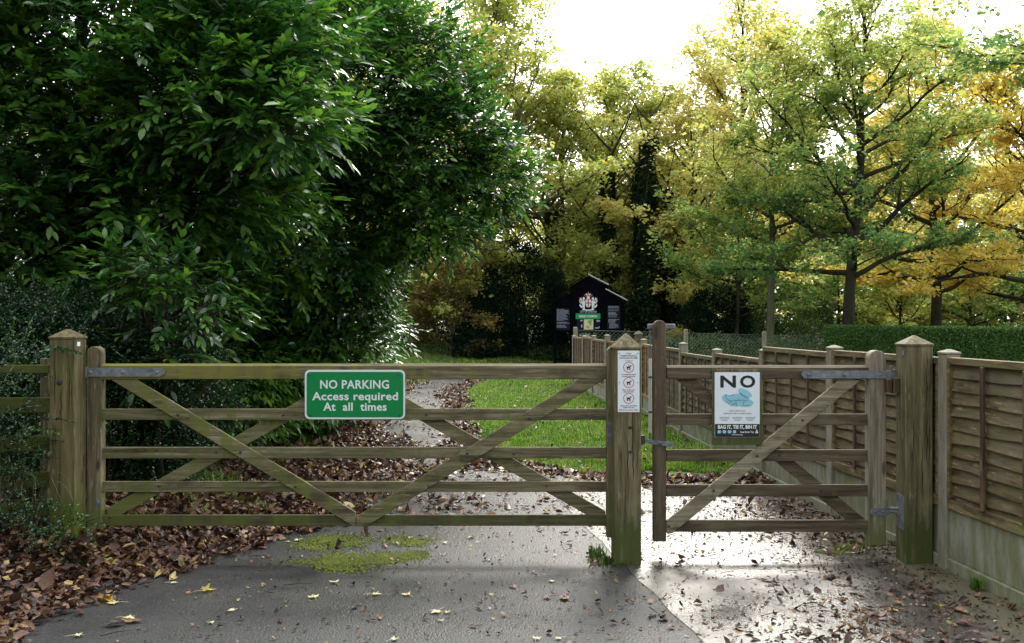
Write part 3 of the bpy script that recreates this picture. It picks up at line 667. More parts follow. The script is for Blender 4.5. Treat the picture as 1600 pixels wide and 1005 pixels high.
for q, yy in enumerate((573.5, 597.3, 622)):       # the little dog silhouettes
    cz = PZ(yy, ny); u = k
    if q == 0: poly(mb, [(cx-.2*u, cz+.5*u), (cx+.6*u, cz+.5*u), (cx+.4*u, cz+5*u), (cx-.1*u, cz+5*u)], ly)
    poly(mb, [(cx-3.4*u, cz-.6*u), (cx-2.6*u, cz-1.2*u), (cx+2.2*u, cz-1.2*u), (cx+2.6*u, cz+1.2*u), (cx+1.4*u, cz+1.4*u), (cx-2.8*u, cz+1.1*u)], ly)
    poly(mb, [(cx+1.3*u, cz+1.3*u), (cx+2.6*u, cz+1.1*u), (cx+4.8*u, cz+1.8*u), (cx+3.4*u, cz+3.2*u), (cx+2.2*u, cz+3.1*u)], ly-.0001)
    poly(mb, [(cx-2.9*u, cz+.8*u), (cx-2.3*u, cz+1.1*u), (cx-4.1*u, cz+2.6*u)], ly-.0001)
    for lx in (-2.8, -1.7, .9, 1.9): poly(mb, [(cx+lx*u, cz-1.1*u), (cx+(lx+.8)*u, cz-1.1*u), (cx+(lx+.7)*u, cz-4.4*u), (cx+(lx)*u, cz-4.4*u)], ly-.0001)
obj('lettering', mb, M['black'], s)
mb = MB()
for yy in (573.5, 597.3, 622): ring(mb, cx, PZ(yy, ny), 8.4*k, .95*k, ly-.0003)
put_text(mb, 'Your dog must be', cx, PZ(564.2, ny), ly, 3.2*k, 12*k, .0002); put_text(mb, 'Maximum penalty 1000', cx, PZ(641, ny), ly, 3.2*k, 26*k, .0002)
obj('red_print', mb, M['red'], s)
mb = MB()
for x in (967.8, 996.5):
    for y in (551.3, 597, 640): bolt(mb, PX(x, ny), ny-.003, PZ(y, ny), .0035)
objs('screw', mb, M['steel'], s)

# ------------------------------------------------------------------ small gate
g2 = thing('foot_gate', 'smaller brown wooden side gate with a black and white poster', 'gate', (PX(1370, GY), GY, .1))
SY2 = GY-.03
mb = MB(); round_top(mb, PX(1021.5, SY2), PX(1041, SY2), SY2, SY2+.075, PZ(846, SY2), PZ(500, SY2)); obj('stile', mb, M['small_stile'], g2)
mb = MB(); round_top(mb, PX(1358, SY2), PX(1384.5, SY2), SY2, SY2+.085, PZ(852, SY2), PZ(547, SY2)); obj('stile', mb, M['pale_stile'], g2)['label'] = 'silvery weathered hanging stile'
XA, XB = PX(1041.3, GY), PX(1358, GY)
mb = MB(); mb.box(XA, XB, GY-.022, GY+.045, PZ(591.5, GY), PZ(574.5, GY), .004)
b = bmesh.new(); vs = [(XA, GY-.024, PZ(574.2, GY)), (XB, GY-.024, PZ(574.2, GY)), (XB, GY+.047, PZ(574.2, GY)), (XA, GY+.047, PZ(574.2, GY)), (XA, GY+.0, PZ(570.5, GY)), (XB, GY+.0, PZ(570.5, GY)), (XB, GY+.03, PZ(570.5, GY)), (XA, GY+.03, PZ(570.5, GY))]
vv = [b.verts.new(p) for p in vs]
for f in ((3, 2, 1, 0), (4, 5, 6, 7), (0, 1, 5, 4), (1, 2, 6, 5), (2, 3, 7, 6), (3, 0, 4, 7)): b.faces.new([vv[i] for i in f])
mb.bm(b); obj('top_bar', mb, M['small'], g2)
for t, bt in ((646.5, 664), (702.5, 720.5), (757, 775.5), (812.5, 831)):
    mb = MB(); bar(mb, XA, XB, t, bt, GY); obj('bar', mb, M['small'], g2)
mb = MB(); brace(mb, (1005, 857), (1365, 564), .092, FB, cut=(('left', 1041.5), ('top', 594.5), ('bot', 833))); obj('brace', mb, M['pale_brace'], g2)
mb = MB(); brace(mb, (1030, 558), (1390, 855), .088, RB, cut=(('top', 580), ('right', 1356), ('bot', 829))); obj('rear_brace', mb, M['small'], g2)
mb = MB()
for x, y in ((1254, 656), (1183, 712), (1115, 766), (1045, 822)): bolt(mb, PX(x, FB), FB, PZ(y, FB), .009)
for x, y in ((1218, 711), (1283, 766)): bolt(mb, PX(x, GY), GY, PZ(y, GY), .008)
objs('bolt', mb, M['bolt'], g2)
hy = SY2-.003
mb = MB(); mb.prism([(PX(1251.5, hy), PZ(584.5, hy)), (PX(1256, hy), PZ(578.7, hy)), (PX(1394, hy), PZ(578.7, hy)), (PX(1398, hy), PZ(582, hy)), (PX(1398, hy), PZ(588, hy)), (PX(1394, hy), PZ(590.8, hy)), (PX(1256, hy), PZ(590.8, hy))], hy-.007, hy)
mb.tube([(PX(1396, hy), hy+.005, PZ(592, hy)), (PX(1396, hy), hy+.005, PZ(577, hy))], .013, 10)
for x in (1263, 1319, 1374): bolt(mb, PX(x, hy), hy-.007, PZ(585, hy), .011)
obj('strap_hinge', mb, M['steel'], g2)
mb = MB(); mb.prism([(PX(1359, hy), PZ(802, hy)), (PX(1359, hy), PZ(795, hy)), (PX(1364, hy), PZ(792.5, hy)), (PX(1386, hy), PZ(793.5, hy)), (PX(1390, hy), PZ(796.5, hy)), (PX(1390, hy), PZ(802, hy)), (PX(1386, hy), PZ(805, hy)), (PX(1364, hy), PZ(805, hy))], hy-.006, hy)
mb.tube([(PX(1388, hy), hy-.002, PZ(799, hy)), (PX(1401, hy), hy-.01, PZ(800, hy))], .009, 8)
for x in (1367, 1379): bolt(mb, PX(x, hy), hy-.006, PZ(799, hy), .011)
bolt(mb, PX(1390, hy), hy-.005, PZ(793, hy), .012); obj('lower_hinge', mb, M['steel'], g2)
# rider's latch: handle, chain, white pipe
ry = SY2+.085
mb = MB(); mb.box(PX(1012, ry), PX(1055.5, ry), ry, ry+.03, PZ(514, ry), PZ(505.5, ry), .006); h_ = obj('latch_handle', mb, M['steel'], g2)
mb = MB(); xx = PX(1016.5, ry)
z = PZ(514, ry)
i = 0
while z > PZ(571, ry):
    if i % 2: mb.box(xx-.0035, xx+.0035, ry+.008, ry+.022, z-.024, z, .003)
    else: mb.box(xx-.009, xx+.009, ry+.012, ry+.018, z-.024, z, .003)
    z -= .019; i += 1
obj('chain', mb, M['steel'], h_)
mb = MB(); mb.tube([(xx, ry+.015, PZ(560, ry)), (PX(1016, ry), ry+.015, PZ(676, ry))], .0115, 12); obj('sleeve', mb, M['white_pipe'], g2, smooth=False)
mb = MB(); mb.box(PX(1020.5, ry+.03), PX(1024, ry+.03), ry+.03, ry+.05, PZ(700, ry), PZ(531, ry), .003); obj('latch_post', mb, M['batten'], g2)
mb = MB()
for yy in (589, 643.5): mb.box(PX(1013, ry), PX(1024, ry), ry-.002, ry+.006, PZ(yy+1.6, ry), PZ(yy-1.6, ry), .001)
mb.tube([(PX(1016, ry), ry+.01, PZ(674, ry)), (PX(1016, ry), ry+.01, PZ(690, ry))], .005, 6); objs('pipe_clip', mb, M['steel'], g2)
mb = MB(); ly_ = SY2-.004
mb.prism([(PX(1004, ly_), PZ(690, ly_)), (PX(1004, ly_), PZ(685, ly_)), (PX(1052, ly_), PZ(691, ly_)), (PX(1053, ly_), PZ(695, ly_)), (PX(1050, ly_), PZ(698, ly_)), (PX(1020, ly_), PZ(694, ly_))], ly_-.006, ly_); bolt(mb, PX(1032, ly_), ly_-.006, PZ(692.5, ly_), .011); obj('latch_bar', mb, M['steel'], g2)
mb = MB(); kx = pm; mb.box(PX(1002.2, Y0+.1), PX(1008, Y0+.1), Y0+.1, Y0+.13, PZ(697, Y0), PZ(683, Y0), .002); obj('latch_catch', mb, M['bolt'], pm)

# poster on its own backing board on the small gate
py = GY-.0225
s = thing('warning_poster', 'white and black NO poster about dog mess on side gate', 'poster', (PX(1151, py), py, PZ(695, py)))
mb = MB(); mb.box(PX(1112, py), PX(1190, py), py-.014, py-.002, PZ(694.5, py), PZ(576, py), .002); obj('backing_board', mb, M['post'], s)
fy = py-.016
mb = MB(); mb.box(PX(1116.6, fy), PX(1187, fy), fy-.003, fy, PZ(683, fy), PZ(581.5, fy), .0008); obj('panel', mb, M['sign_paper'], s)
ly = fy-.0042; k = fy/F; cx = PX(1152, fy)
mb = MB(); mb.box(PX(1117, fy), PX(1186.7, fy), ly-.0006, fy-.0035, PZ(682.5, fy), PZ(662, fy), 0); obj('black_strip', mb, M['black'], s)
mb = MB(); put_text(mb, 'N', PX(1137.5, fy), PZ(604.5, fy), ly, 25.5*k, 24.5*k, .0035); put_text(mb, 'O', PX(1168, fy), PZ(604.5, fy), ly, 25.5*k, 24*k, .0035); obj('headline', mb, M['black'], s)
mb = MB()
put_text(mb, "Don't leave it for", cx, PZ(642.5, fy), ly, 3.6*k, 25*k, .0002); put_text(mb, 'someone else to take home', cx, PZ(646.5, fy), ly, 3.6*k, 43*k, .0002)
for q in (-20, 0, 20):
    for yy, ww in ((651.5, 16), (654, 15), (656.3, 9)):
        mb.box(cx+(q-ww/2)*k, cx+(q+ww/2)*k, ly, ly+.0004, PZ(yy+.35, fy), PZ(yy-.35, fy), 0)
obj('small_print', mb, M['greytext'], s)
mb = MB(); py_ = ly-.0012
put_text(mb, 'BAG IT, TIE IT, BIN IT', cx, PZ(669.2, fy), py_, 7.6*k, 61*k, .0016)
put_text(mb, 'Keep Britain Tidy', PX(1167, fy), PZ(675.8, fy), py_, 3.9*k, 21*k, .0004); put_text(mb, 'www.encams.org', PX(1151.5, fy), PZ(679.6, fy), py_, 3*k, 17*k, .0002)
disc(mb, PX(1182.2, fy), PZ(671.6, fy), 1.0*k, 1.0*k, py_); poly(mb, [(PX(1179.6, fy), PZ(676.4, fy)), (PX(1184.4, fy), PZ(676.4, fy)), (PX(1183.4, fy), PZ(672.8, fy)), (PX(1181, fy), PZ(672.8, fy))], py_)
for q in (1126.3, 1134, 1142): poly(mb, [(PX(q, fy), PZ(674.9, fy)), (PX(q+1.4, fy), PZ(674.2, fy)), (PX(q, fy), PZ(673.5, fy))], py_)
obj('white_print', mb, M['sign_white'], s)
mb = MB()
for q in (1121, 1129, 1137, 1145): mb.box(PX(q, fy), PX(q+4.8, fy), ly-.0012, ly-.0008, PZ(676.6, fy), PZ(671.8, fy), 0)
objs('symbol_square', mb, M['lblue'], s)
mb = MB()
for (dx, yy, rx, rz_, a) in ((-16, 622, 8, 6, -.5), (2, 620, 18, 5.5, .05), (12, 613, 12, 4.5, -.5), (8, 628, 17, 6.5, -.05), (-6, 629, 10, 5, -.2)): disc(mb, cx+dx*k, PZ(yy, fy), rx*k, rz_*k, ly-.0001*abs(dx), a, 20)
obj('picture', mb, M['lblue'], s)
mb = MB()
for (dx, yy, rx, rz_, a) in ((-12, 626, 7, .9, -.6), (0, 625, 14, .8, .03), (10, 618, 9, .9, -.55), (-2, 630, .9, 5, .2), (9, 631, .8, 4, -.3), (3, 624, .6, 3, .6), (-9, 617, 5, .5, .2), (13, 626, 5, .6, .3), (-15, 628, 4, .6, -.7), (5, 614, 4, .5, -.9), (-6, 631, 4, .8, .5), (16, 633, 6, .9, .1), (-18, 619, .8, 4, .2)): disc(mb, cx+dx*k, PZ(yy, fy), rx*k, rz_*k, ly-.0024, a, 12)
obj('picture_shading', mb, M['mblue'], s)

# ------------------------------------------------------------------ lapped fence on the right
FP = [(3.03, 4.55, 1.44), (2.90, 6.37, 1.445), (2.72, 8.10, 1.43), (2.63, 9.98, 1.35), (2.53, 11.85, 1.30), (2.44, 13.7, 1.335), (2.37, 15.5, 1.33), (2.39, 17.4, 1.32), (1.92, 19.3, 1.37), (1.80, 21.1, 1.33), (1.73, 22.9, 1.30), (1.60, 24.7, 1.28)]
PT = [1.405, 1.40, 1.38, 1.25, 1.20, 1.245, 1.24, 1.25, 1.26, 1.28, 1.25]
LBL = ['just outside the frame to the right', 'pale concrete fence post nearest the camera, right of the hinge post', 'concrete fence post seen behind the silvery gate stile', 'concrete fence post just right of the poster', 'short concrete fence post rising above the poster', 'concrete fence post left of the poster with wire fence post behind',
       'narrow fence post just left of the tall gate stile', 'reddish fence post right of the middle gate post', 'concrete fence post left of the middle gate post top', 'fourth fence post from the far end of the lapped fence', 'third fence post from the far end of the lapped fence', 'last fence post of the lapped fence']
def concrete_post(i, x, y, h):
    mb = MB(); a = math.atan2(FP[min(i+1, 11)][0]-FP[max(i-1, 0)][0], FP[min(i+1, 11)][1]-FP[max(i-1, 0)][1])
    pyramid_post(mb, x-.05, x+.05, y-.055, y+.055, -.05, h-.02, h+.012, .004)
    o = obj('concrete_fence_post', mb, M['concpost'], loc=(x, y, 0)); o.rotation_euler = (0, 0, -a*.6)
    return tag(o, LBL[i], 'fence post', 'concrete posts of the garden fence')
for i in range(1, 12): concrete_post(i, *FP[i])
PL = ['lapped fence panel at the right edge of the picture', 'lapped fence panel behind the hinge post of the side gate', 'lapped fence panel seen through the right half of the side gate', 'low fence panel directly behind the poster', 'fence panel seen left of the poster through the side gate', 'fence panel seen between tall gate stile and first post beyond', 'orange fence panel between the middle gate post and tall stile',
      'short orange panel hidden mostly by the middle gate post', 'fence panel of dark lattice left of the middle gate post', 'narrow seeming lattice panel second from the far end', 'ribbed fence panel at the far end of the fence']
GL = ['large algae stained concrete board at the right edge under the fence', 'concrete gravel board behind the hinge post', 'concrete gravel board seen low through the right half of the side gate', 'gravel board low behind the poster board', 'mossy gravel board in the grass left of the poster', 'gravel board behind the white latch pipe', 'gravel board right of the middle post in the grass', 'gravel board hidden mostly by the middle gate post', 'gravel board at the lawn left of the middle post', 'far gravel board at the lawn, second from the end', 'farthest gravel board at the lawn end']
def fence_bay(i):
    (xa, ya, ha), (xb, yb, hb) = FP[i], FP[i+1]; ln = math.hypot(xb-xa, yb-ya); ang = math.atan2(-(xb-xa), yb-ya)
    r = random.Random(i); T = Matrix.Translation((xa, ya, 0)) @ rot_z(ang)
    zt = PT[i]; zb = .41 if i < 4 else .30; s0, s1 = .056, ln-.056; mirror = -1      # local: y along the fence, camera side at -x
    t = thing('fence_panel', PL[i], 'fence panel', (xa, ya, zb), 'lapped timber fence panels')
    def fin(mb): mb.v = [tuple(T @ Vector(v)) for v in mb.v]; return mb
    sl = M['slat_lit'] if i in (6, 7) else M['slat']; nr = 11 if i < 2 else 9
    mb = MB(); n = nr; hgt = (zt-.03-zb-.03)/n; ns = 14
    for k_ in range(n):
        z0 = zb+.03+k_*hgt; ph = r.uniform(0, 6); amp = .006 if i < 3 else .004; vs = []
        for j in range(ns+1):
            u = s0+.01+(s1-s0-.02)*j/ns; wv = amp*math.sin(u*4.1+ph)+amp*.6*math.sin(u*11+ph*2)
            vs += [(-.031-.004*math.sin(ph), u, z0-.014+wv), (-.012, u, z0-.012+wv+.002), (-.001, u, z0+hgt+.014), (.006, u, z0+hgt+.014)]
        fs = []
        for j in range(ns):
            a = 4*j; b = a+4; fs += [(a, b, b+2, a+2), (a, a+1, b+1, b), (a+1, a+3, b+3, b+1), (a+2, b+2, b+3, a+3)]
        mb.add(vs, fs)
    obj('slats', fin(mb), sl, t)
    mb = MB(); mb.box(-.044, .016, s0, s1, zt-.045, zt, .003); mb.box(-.044, -.004, s0, s1, zb, zb+.065 if i < 3 else zb+.045, .003)
    mb.box(-.047, .014, s0, s0+.03, zb+.07, zt-.048, .002); mb.box(-.047, .014, s1-.03, s1, zb+.07, zt-.048, .002)
    obj('frame', fin(mb), M['frame'] if i not in (6, 7) else sl, t)
    nb = 4 if i < 3 else 5
    for q in range(1, nb):
        u = s0+(s1-s0)*q/nb; mb = MB(); lean = r.uniform(-.01, .01); mb.box(-.058, -.0405, u-.019+lean, u+.019+lean, zb+.066, zt-.046, .003)
        obj('batten', fin(mb), M['batten'] if i not in (6, 7) else M['slat_lit'], t)
    mb = MB(); mb.box(-.024, .020, s0-.01, s1+.01, .085, zb-.004, .004); mb.box(-.045, .034, s0-.004, s1+.004, -.04, .084, .006)
    tag(obj('gravel_board', fin(mb), M['gravel'], loc=(xa, ya, 0)), GL[i], 'fence board', 'concrete gravel boards of the garden fence')
for i in range(11): fence_bay(i)
mb = MB(); pyramid_post(mb, 2.27, 2.40, 17.62, 17.75, 0, 1.40, 1.47, .012)
tag(obj('timber_post', mb, M['slat'], loc=(2.33, 17.7, 0)), 'weathered pointed timber post peeping out behind the middle gate post', 'fence post')

# ------------------------------------------------------------------ chain link fence
CF = [(PX(899.5, 24.9), 25.0, 1.50), (PX(1071.5, 26), 26, 1.43), (PX(1194, 27), 27, 1.36), (PX(1296, 28), 28, 1.24)]
t = thing('wire_fence', 'green chain link fence running behind the timber fence', 'fence', (CF[0][0], CF[0][1], 0))
for i, (x, y, h) in enumerate(CF[:3]):
    mb = MB(); mb.box(x-.055, x+.055, y-.05, y+.05, 0, h, .02); obj('post', mb, M['concpost'], t)
mb = MB(); top = [1.42, 1.33, 1.26, 1.22]
for i in range(3):
    (xa, ya, _), (xb, yb, _) = CF[i], CF[i+1]; ln = math.hypot(xb-xa, yb-ya); ta, tb = top[i], top[i+1]
    def P(u, z): return (xa+(xb-xa)*u/ln, ya+(yb-ya)*u/ln+.06, z*((ta+(tb-ta)*u/ln)/ta))
    p = .115; zmin = .25; H_ = ta-zmin; n = int((ln+H_)/p)+1
    for q in range(-int(H_/p)-1, n+1):
        for sgn in (1, -1):
            u0 = q*p; a, b = (u0, zmin), (u0+H_, ta)
            if sgn < 0: a, b = (u0+H_, zmin), (u0, ta)
            (ua, za), (ub, zb_) = a, b
            def clip(ua, za, ub, zb_):
                for lim, lo in ((0, True), (ln, False)):
                    for _ in range(1):
                        if (ua < lim) == lo and (ub < lim) == lo and ua != lim: return None
                        if (ua < lim) == lo and abs(ub-ua) > 1e-9: s_ = (lim-ua)/(ub-ua); ua, za = lim, za+(zb_-za)*s_
                        if (ub < lim) == lo and abs(ub-ua) > 1e-9: s_ = (lim-ua)/(ub-ua); ub, zb_ = lim, za+(zb_-za)*s_
                return ua, za, ub, zb_
            c = clip(ua, za, ub, zb_)
            if c and abs(c[0]-c[2]) > .02: mb.tube([P(c[0], c[1]), P(c[2], c[3])], .004, 3, False)
    mb.tube([P(0, ta), P(ln, ta)], .005, 4, False)
obj('mesh', mb, M['wire'], t)

# ------------------------------------------------------------------ fence left of the wide gate
t = thing('rail_fence', 'mossy four-railed timber fence overgrown by shrubs at left edge', 'fence', (-3.3, 6.6, .16))
ry = 6.60
for (a, b) in ((570, 583), (621, 645), (681, 705), (737, 762), (786, 806)):
    mb = MB(); mb.box(PX(-90, ry), PX(76.5, ry), ry, ry+.03, PZ(b, ry), PZ(a, ry), .003); obj('rail', mb, M['bar_low'], t)
mb = MB(); mb.box(PX(62, ry+.03), PX(74, ry+.03), ry+.032, ry+.09, .1, PZ(560, ry), .004); obj('upright', mb, M['stile'], t)

# ------------------------------------------------------------------ notice board
NY = 36.5
t = thing('notice_board', 'black roofed notice board with coat of arms and green name panel', 'notice board', (PX(921, NY), NY, 0))
def P2(x, y): return (PX(x, NY), PZ(y, NY))
mb = MB()
mb.prism([P2(893, 520), P2(893, 449), P2(946, 449), P2(946, 520)], NY, NY+.12)
mb.prism([P2(892, 450), P2(892, 447), P2(919, 430), P2(948, 446.5), P2(948, 450)], NY-.02, NY+.14)
obj('centre_panel', mb, M['boardblack'], t)
for poly_ in ([P2(866, 519), P2(866, 476), P2(892.6, 476), P2(892.6, 519)], [P2(946.4, 519), P2(946.4, 474), P2(975, 474), P2(975, 519)]):
    mb = MB(); mb.prism(poly_, NY-.005, NY+.10)
    x0 = poly_[0][0]; x1 = poly_[2][0]
    if x0 < PX(900, NY): mb.prism([P2(864.5, 475.5), P2(892.6, 456), P2(892.6, 475.5)], NY-.03, NY+.12)
    else: mb.prism([P2(946.4, 473.5), P2(946.4, 452.5), P2(978, 470.5), P2(978, 473.5)], NY-.03, NY+.12)
    obj('side_panel', mb, M['boardblack'], t)
mb = MB()
for a, b in ((P2(919, 428.2), P2(951, 444.6)), (P2(946, 450.8), P2(980, 469))):
    d = Vector((b[0]-a[0], 0, b[1]-a[1])); ln = d.length; ang = math.atan2(d.z, d.x)
    mb.box(a[0], a[0]+ln, NY-.12, NY+.22, a[1]-.02, a[1]+.015, .004, rot_y(-ang), (a[0], NY, a[1]))
objs('roof_edge', mb, M['rooflit'], t)
mb = MB()
for a, b in ((P2(891, 444.6), P2(918.6, 428.2)), (P2(862, 474), P2(893.5, 452))):
    d = Vector((b[0]-a[0], 0, b[1]-a[1])); ln = d.length; ang = math.atan2(d.z, d.x)
    mb.box(a[0], a[0]+ln, NY-.12, NY+.22, a[1]-.02, a[1]+.015, .004, rot_y(-ang), (a[0], NY, a[1]))
objs('roof_edge', mb, M['boardblack'], t)  # left roof edges get the dark tone, as the unlit side
mb = MB()
for x in (868, 893, 946, 972): mb.box(PX(x, NY)-.05, PX(x, NY)+.05, NY+.13, NY+.23, 0, PZ(470, NY), .005)
objs('leg', mb, M['boardblack'], t)
mb = MB(); q = NY-.012
mb.box(PX(869.5, NY), PX(890.5, NY), q-.01, q, PZ(515, NY), PZ(482, NY), .002); mb.box(PX(949, NY), PX(969, NY), q-.01, q, PZ(514, NY), PZ(477, NY), .002)
mb.box(PX(901, NY), PX(911, NY), q-.0, q+.008, PZ(513.5, NY), PZ(499, NY), .002); mb.box(PX(928.5, NY), PX(937, NY), q-.0, q+.008, PZ(513.5, NY), PZ(499, NY), .002)
objs('text_panel', mb, M['panelgrey'], t)
mb = MB(); r = random.Random(4); q = NY-.026; kk = NY/F
for (x0, x1, ya, yb, st) in ((870, 890, 483, 513.5, 1.55), (950.5, 968, 478.5, 503, 1.35), (952, 967, 504.5, 513, 1.5)):
    y = ya
    while y < yb:
        if r.random() > .12:
            xa = x0; xe = x0+(x1-x0)*r.uniform(.6, 1)
            while xa < xe-1:
                wv = r.uniform(1, 3.4); mb.box(PX(xa, NY), PX(min(xa+wv, xe), NY), q-.001, q, PZ(y+.32, NY), PZ(y-.32, NY), 0); xa += wv+.45
        y += st
put_text(mb, 'CITY OF LONDON', PX(919, NY), PZ(488, NY), q+.01, 4*kk, 26*kk, .004)
for (x, y, rx, rz_) in ((908.5, 500.5, 2, 1.3), (909, 509, 1.1, 3), (934.5, 501, 3, 1.6), (932.5, 512, 3.5, 1.0), (936, 511, 1, 1.4)): disc(mb, PX(x, NY), PZ(y, NY), rx*kk, rz_*kk, q+.002)
obj('lettering', mb, M['textpale'], t)
mb = MB(); mb.box(PX(899.5, NY), PX(938, NY), NY-.035, NY-.004, PZ(498.2, NY), PZ(489.4, NY), .003); gp = obj('name_panel', mb, M['boardgreen'], t)
mb = MB(); put_text(mb, 'KENLEY COMMON', PX(918.8, NY), PZ(495.4, NY), NY-.037, 4.4*kk, 28*kk, .004); obj('lettering', mb, M['sign_white'], gp)
mb = MB(); mb.box(PX(912.2, NY), PX(927, NY), NY-.03, NY-.004, PZ(514.5, NY), PZ(498.6, NY), .002); mp = obj('map', mb, M['map'], t)
mb = MB(); q = NY-.032; disc(mb, PX(921.5, NY), PZ(502, NY), 4*kk, 2.4*kk, q, .4, 9); disc(mb, PX(922.5, NY), PZ(505.5, NY), 1.6*kk, 3*kk, q, .2, 8); obj('wood_area', mb, M['mapgreen'], mp)
mb = MB(); disc(mb, PX(918.5, NY), PZ(510.5, NY), 3*kk, 2.2*kk, q, .1, 9); obj('town_area', mb, M['mappink'], mp)
# coat of arms: shield, cross, two dragons, helm with crest, scroll
cx, u = PX(918.8, NY), kk; q = NY-.006
def A(*pts): return [(cx+a*u, PZ(b, NY)) for a, b in pts]
mb = MB(); poly(mb, A((-4, 467.5), (4.8, 467.5), (4.8, 474.5), (3.2, 478.5), (.4, 481), (-2.6, 478.5), (-4, 474.5)), q)
for s_ in (-1, 1):
    c0 = .4
    def B(*pts): return [(cx+(c0+s_*a)*u, PZ(b, NY)) for a, b in pts]
    poly(mb, B((4.9, 466), (7, 463.5), (8.6, 464.5), (9.2, 467.5), (7.8, 469.2), (6.4, 468)), q)                # head
    poly(mb, B((5.2, 469.6), (7.4, 468.8), (9.4, 471.5), (10, 475.5), (8.2, 479.5), (5.8, 480), (5.2, 477)), q-.001)  # body
    poly(mb, B((9, 471), (11.6, 463.5), (12.4, 466.5), (13.6, 465), (13.4, 469), (14.6, 469), (12.8, 473.4), (10.2, 474)), q-.002)   # wing
    poly(mb, B((4.6, 471.4), (6.4, 470), (6.8, 471.4), (5, 473)), q-.003)
    poly(mb, B((9.5, 478), (12, 476.4), (13.2, 473.8), (13.9, 477.2), (11.6, 480.2), (8, 481)), q-.0015)         # tail
    poly(mb, B((5.6, 479.6), (7.2, 479), (8.6, 482.4), (5.4, 482.6)), q-.0025)
poly(mb, A((-9, 482), (0, 483.6), (9.6, 482), (9, 484.2), (.4, 485.2), (-8.6, 484.2)), q)                        # scroll
poly(mb, A((-2.2, 466.8), (3, 466.8), (2.6, 463.2), (.4, 461.6), (-1.8, 463.2)), q)
poly(mb, A((-2.6, 461.2), (-3.8, 457.6), (-.4, 459.4), (.3, 455), (1.2, 459.4), (4.2, 457.6), (3.2, 461.2)), q-.001)
cr_ = obj('crest', mb, M['sign_white'], t)
mb = MB(); poly(mb, A((-.5, 467.6), (1.2, 467.6), (1.2, 480.2), (.4, 480.9), (-.5, 480.2)), q-.004); poly(mb, A((-4, 472.2), (4.8, 472.2), (4.8, 474), (-4, 474)), q-.0045)
poly(mb, A((-3.2, 468.2), (-2.7, 468.2), (-2.7, 471.4), (-3.2, 471.4)), q-.004)
for s_ in (-1, 1): poly(mb, [(cx+(.4+s_*a)*u, PZ(b, NY)) for a, b in ((10.6, 470), (12.4, 467.2), (12.9, 470.4), (11.2, 472.6))], q-.004); poly(mb, [(cx+(.4+s_*a)*u, PZ(b, NY)) for a, b in ((2.2, 462.4), (5.6, 459), (6.8, 460.4), (3.4, 464.4))], q-.004)
poly(mb, A((-.3, 461), (1.1, 461), (.9, 457.6), (-.1, 457.6)), q-.004); obj('red_charge', mb, M['red'], cr_)

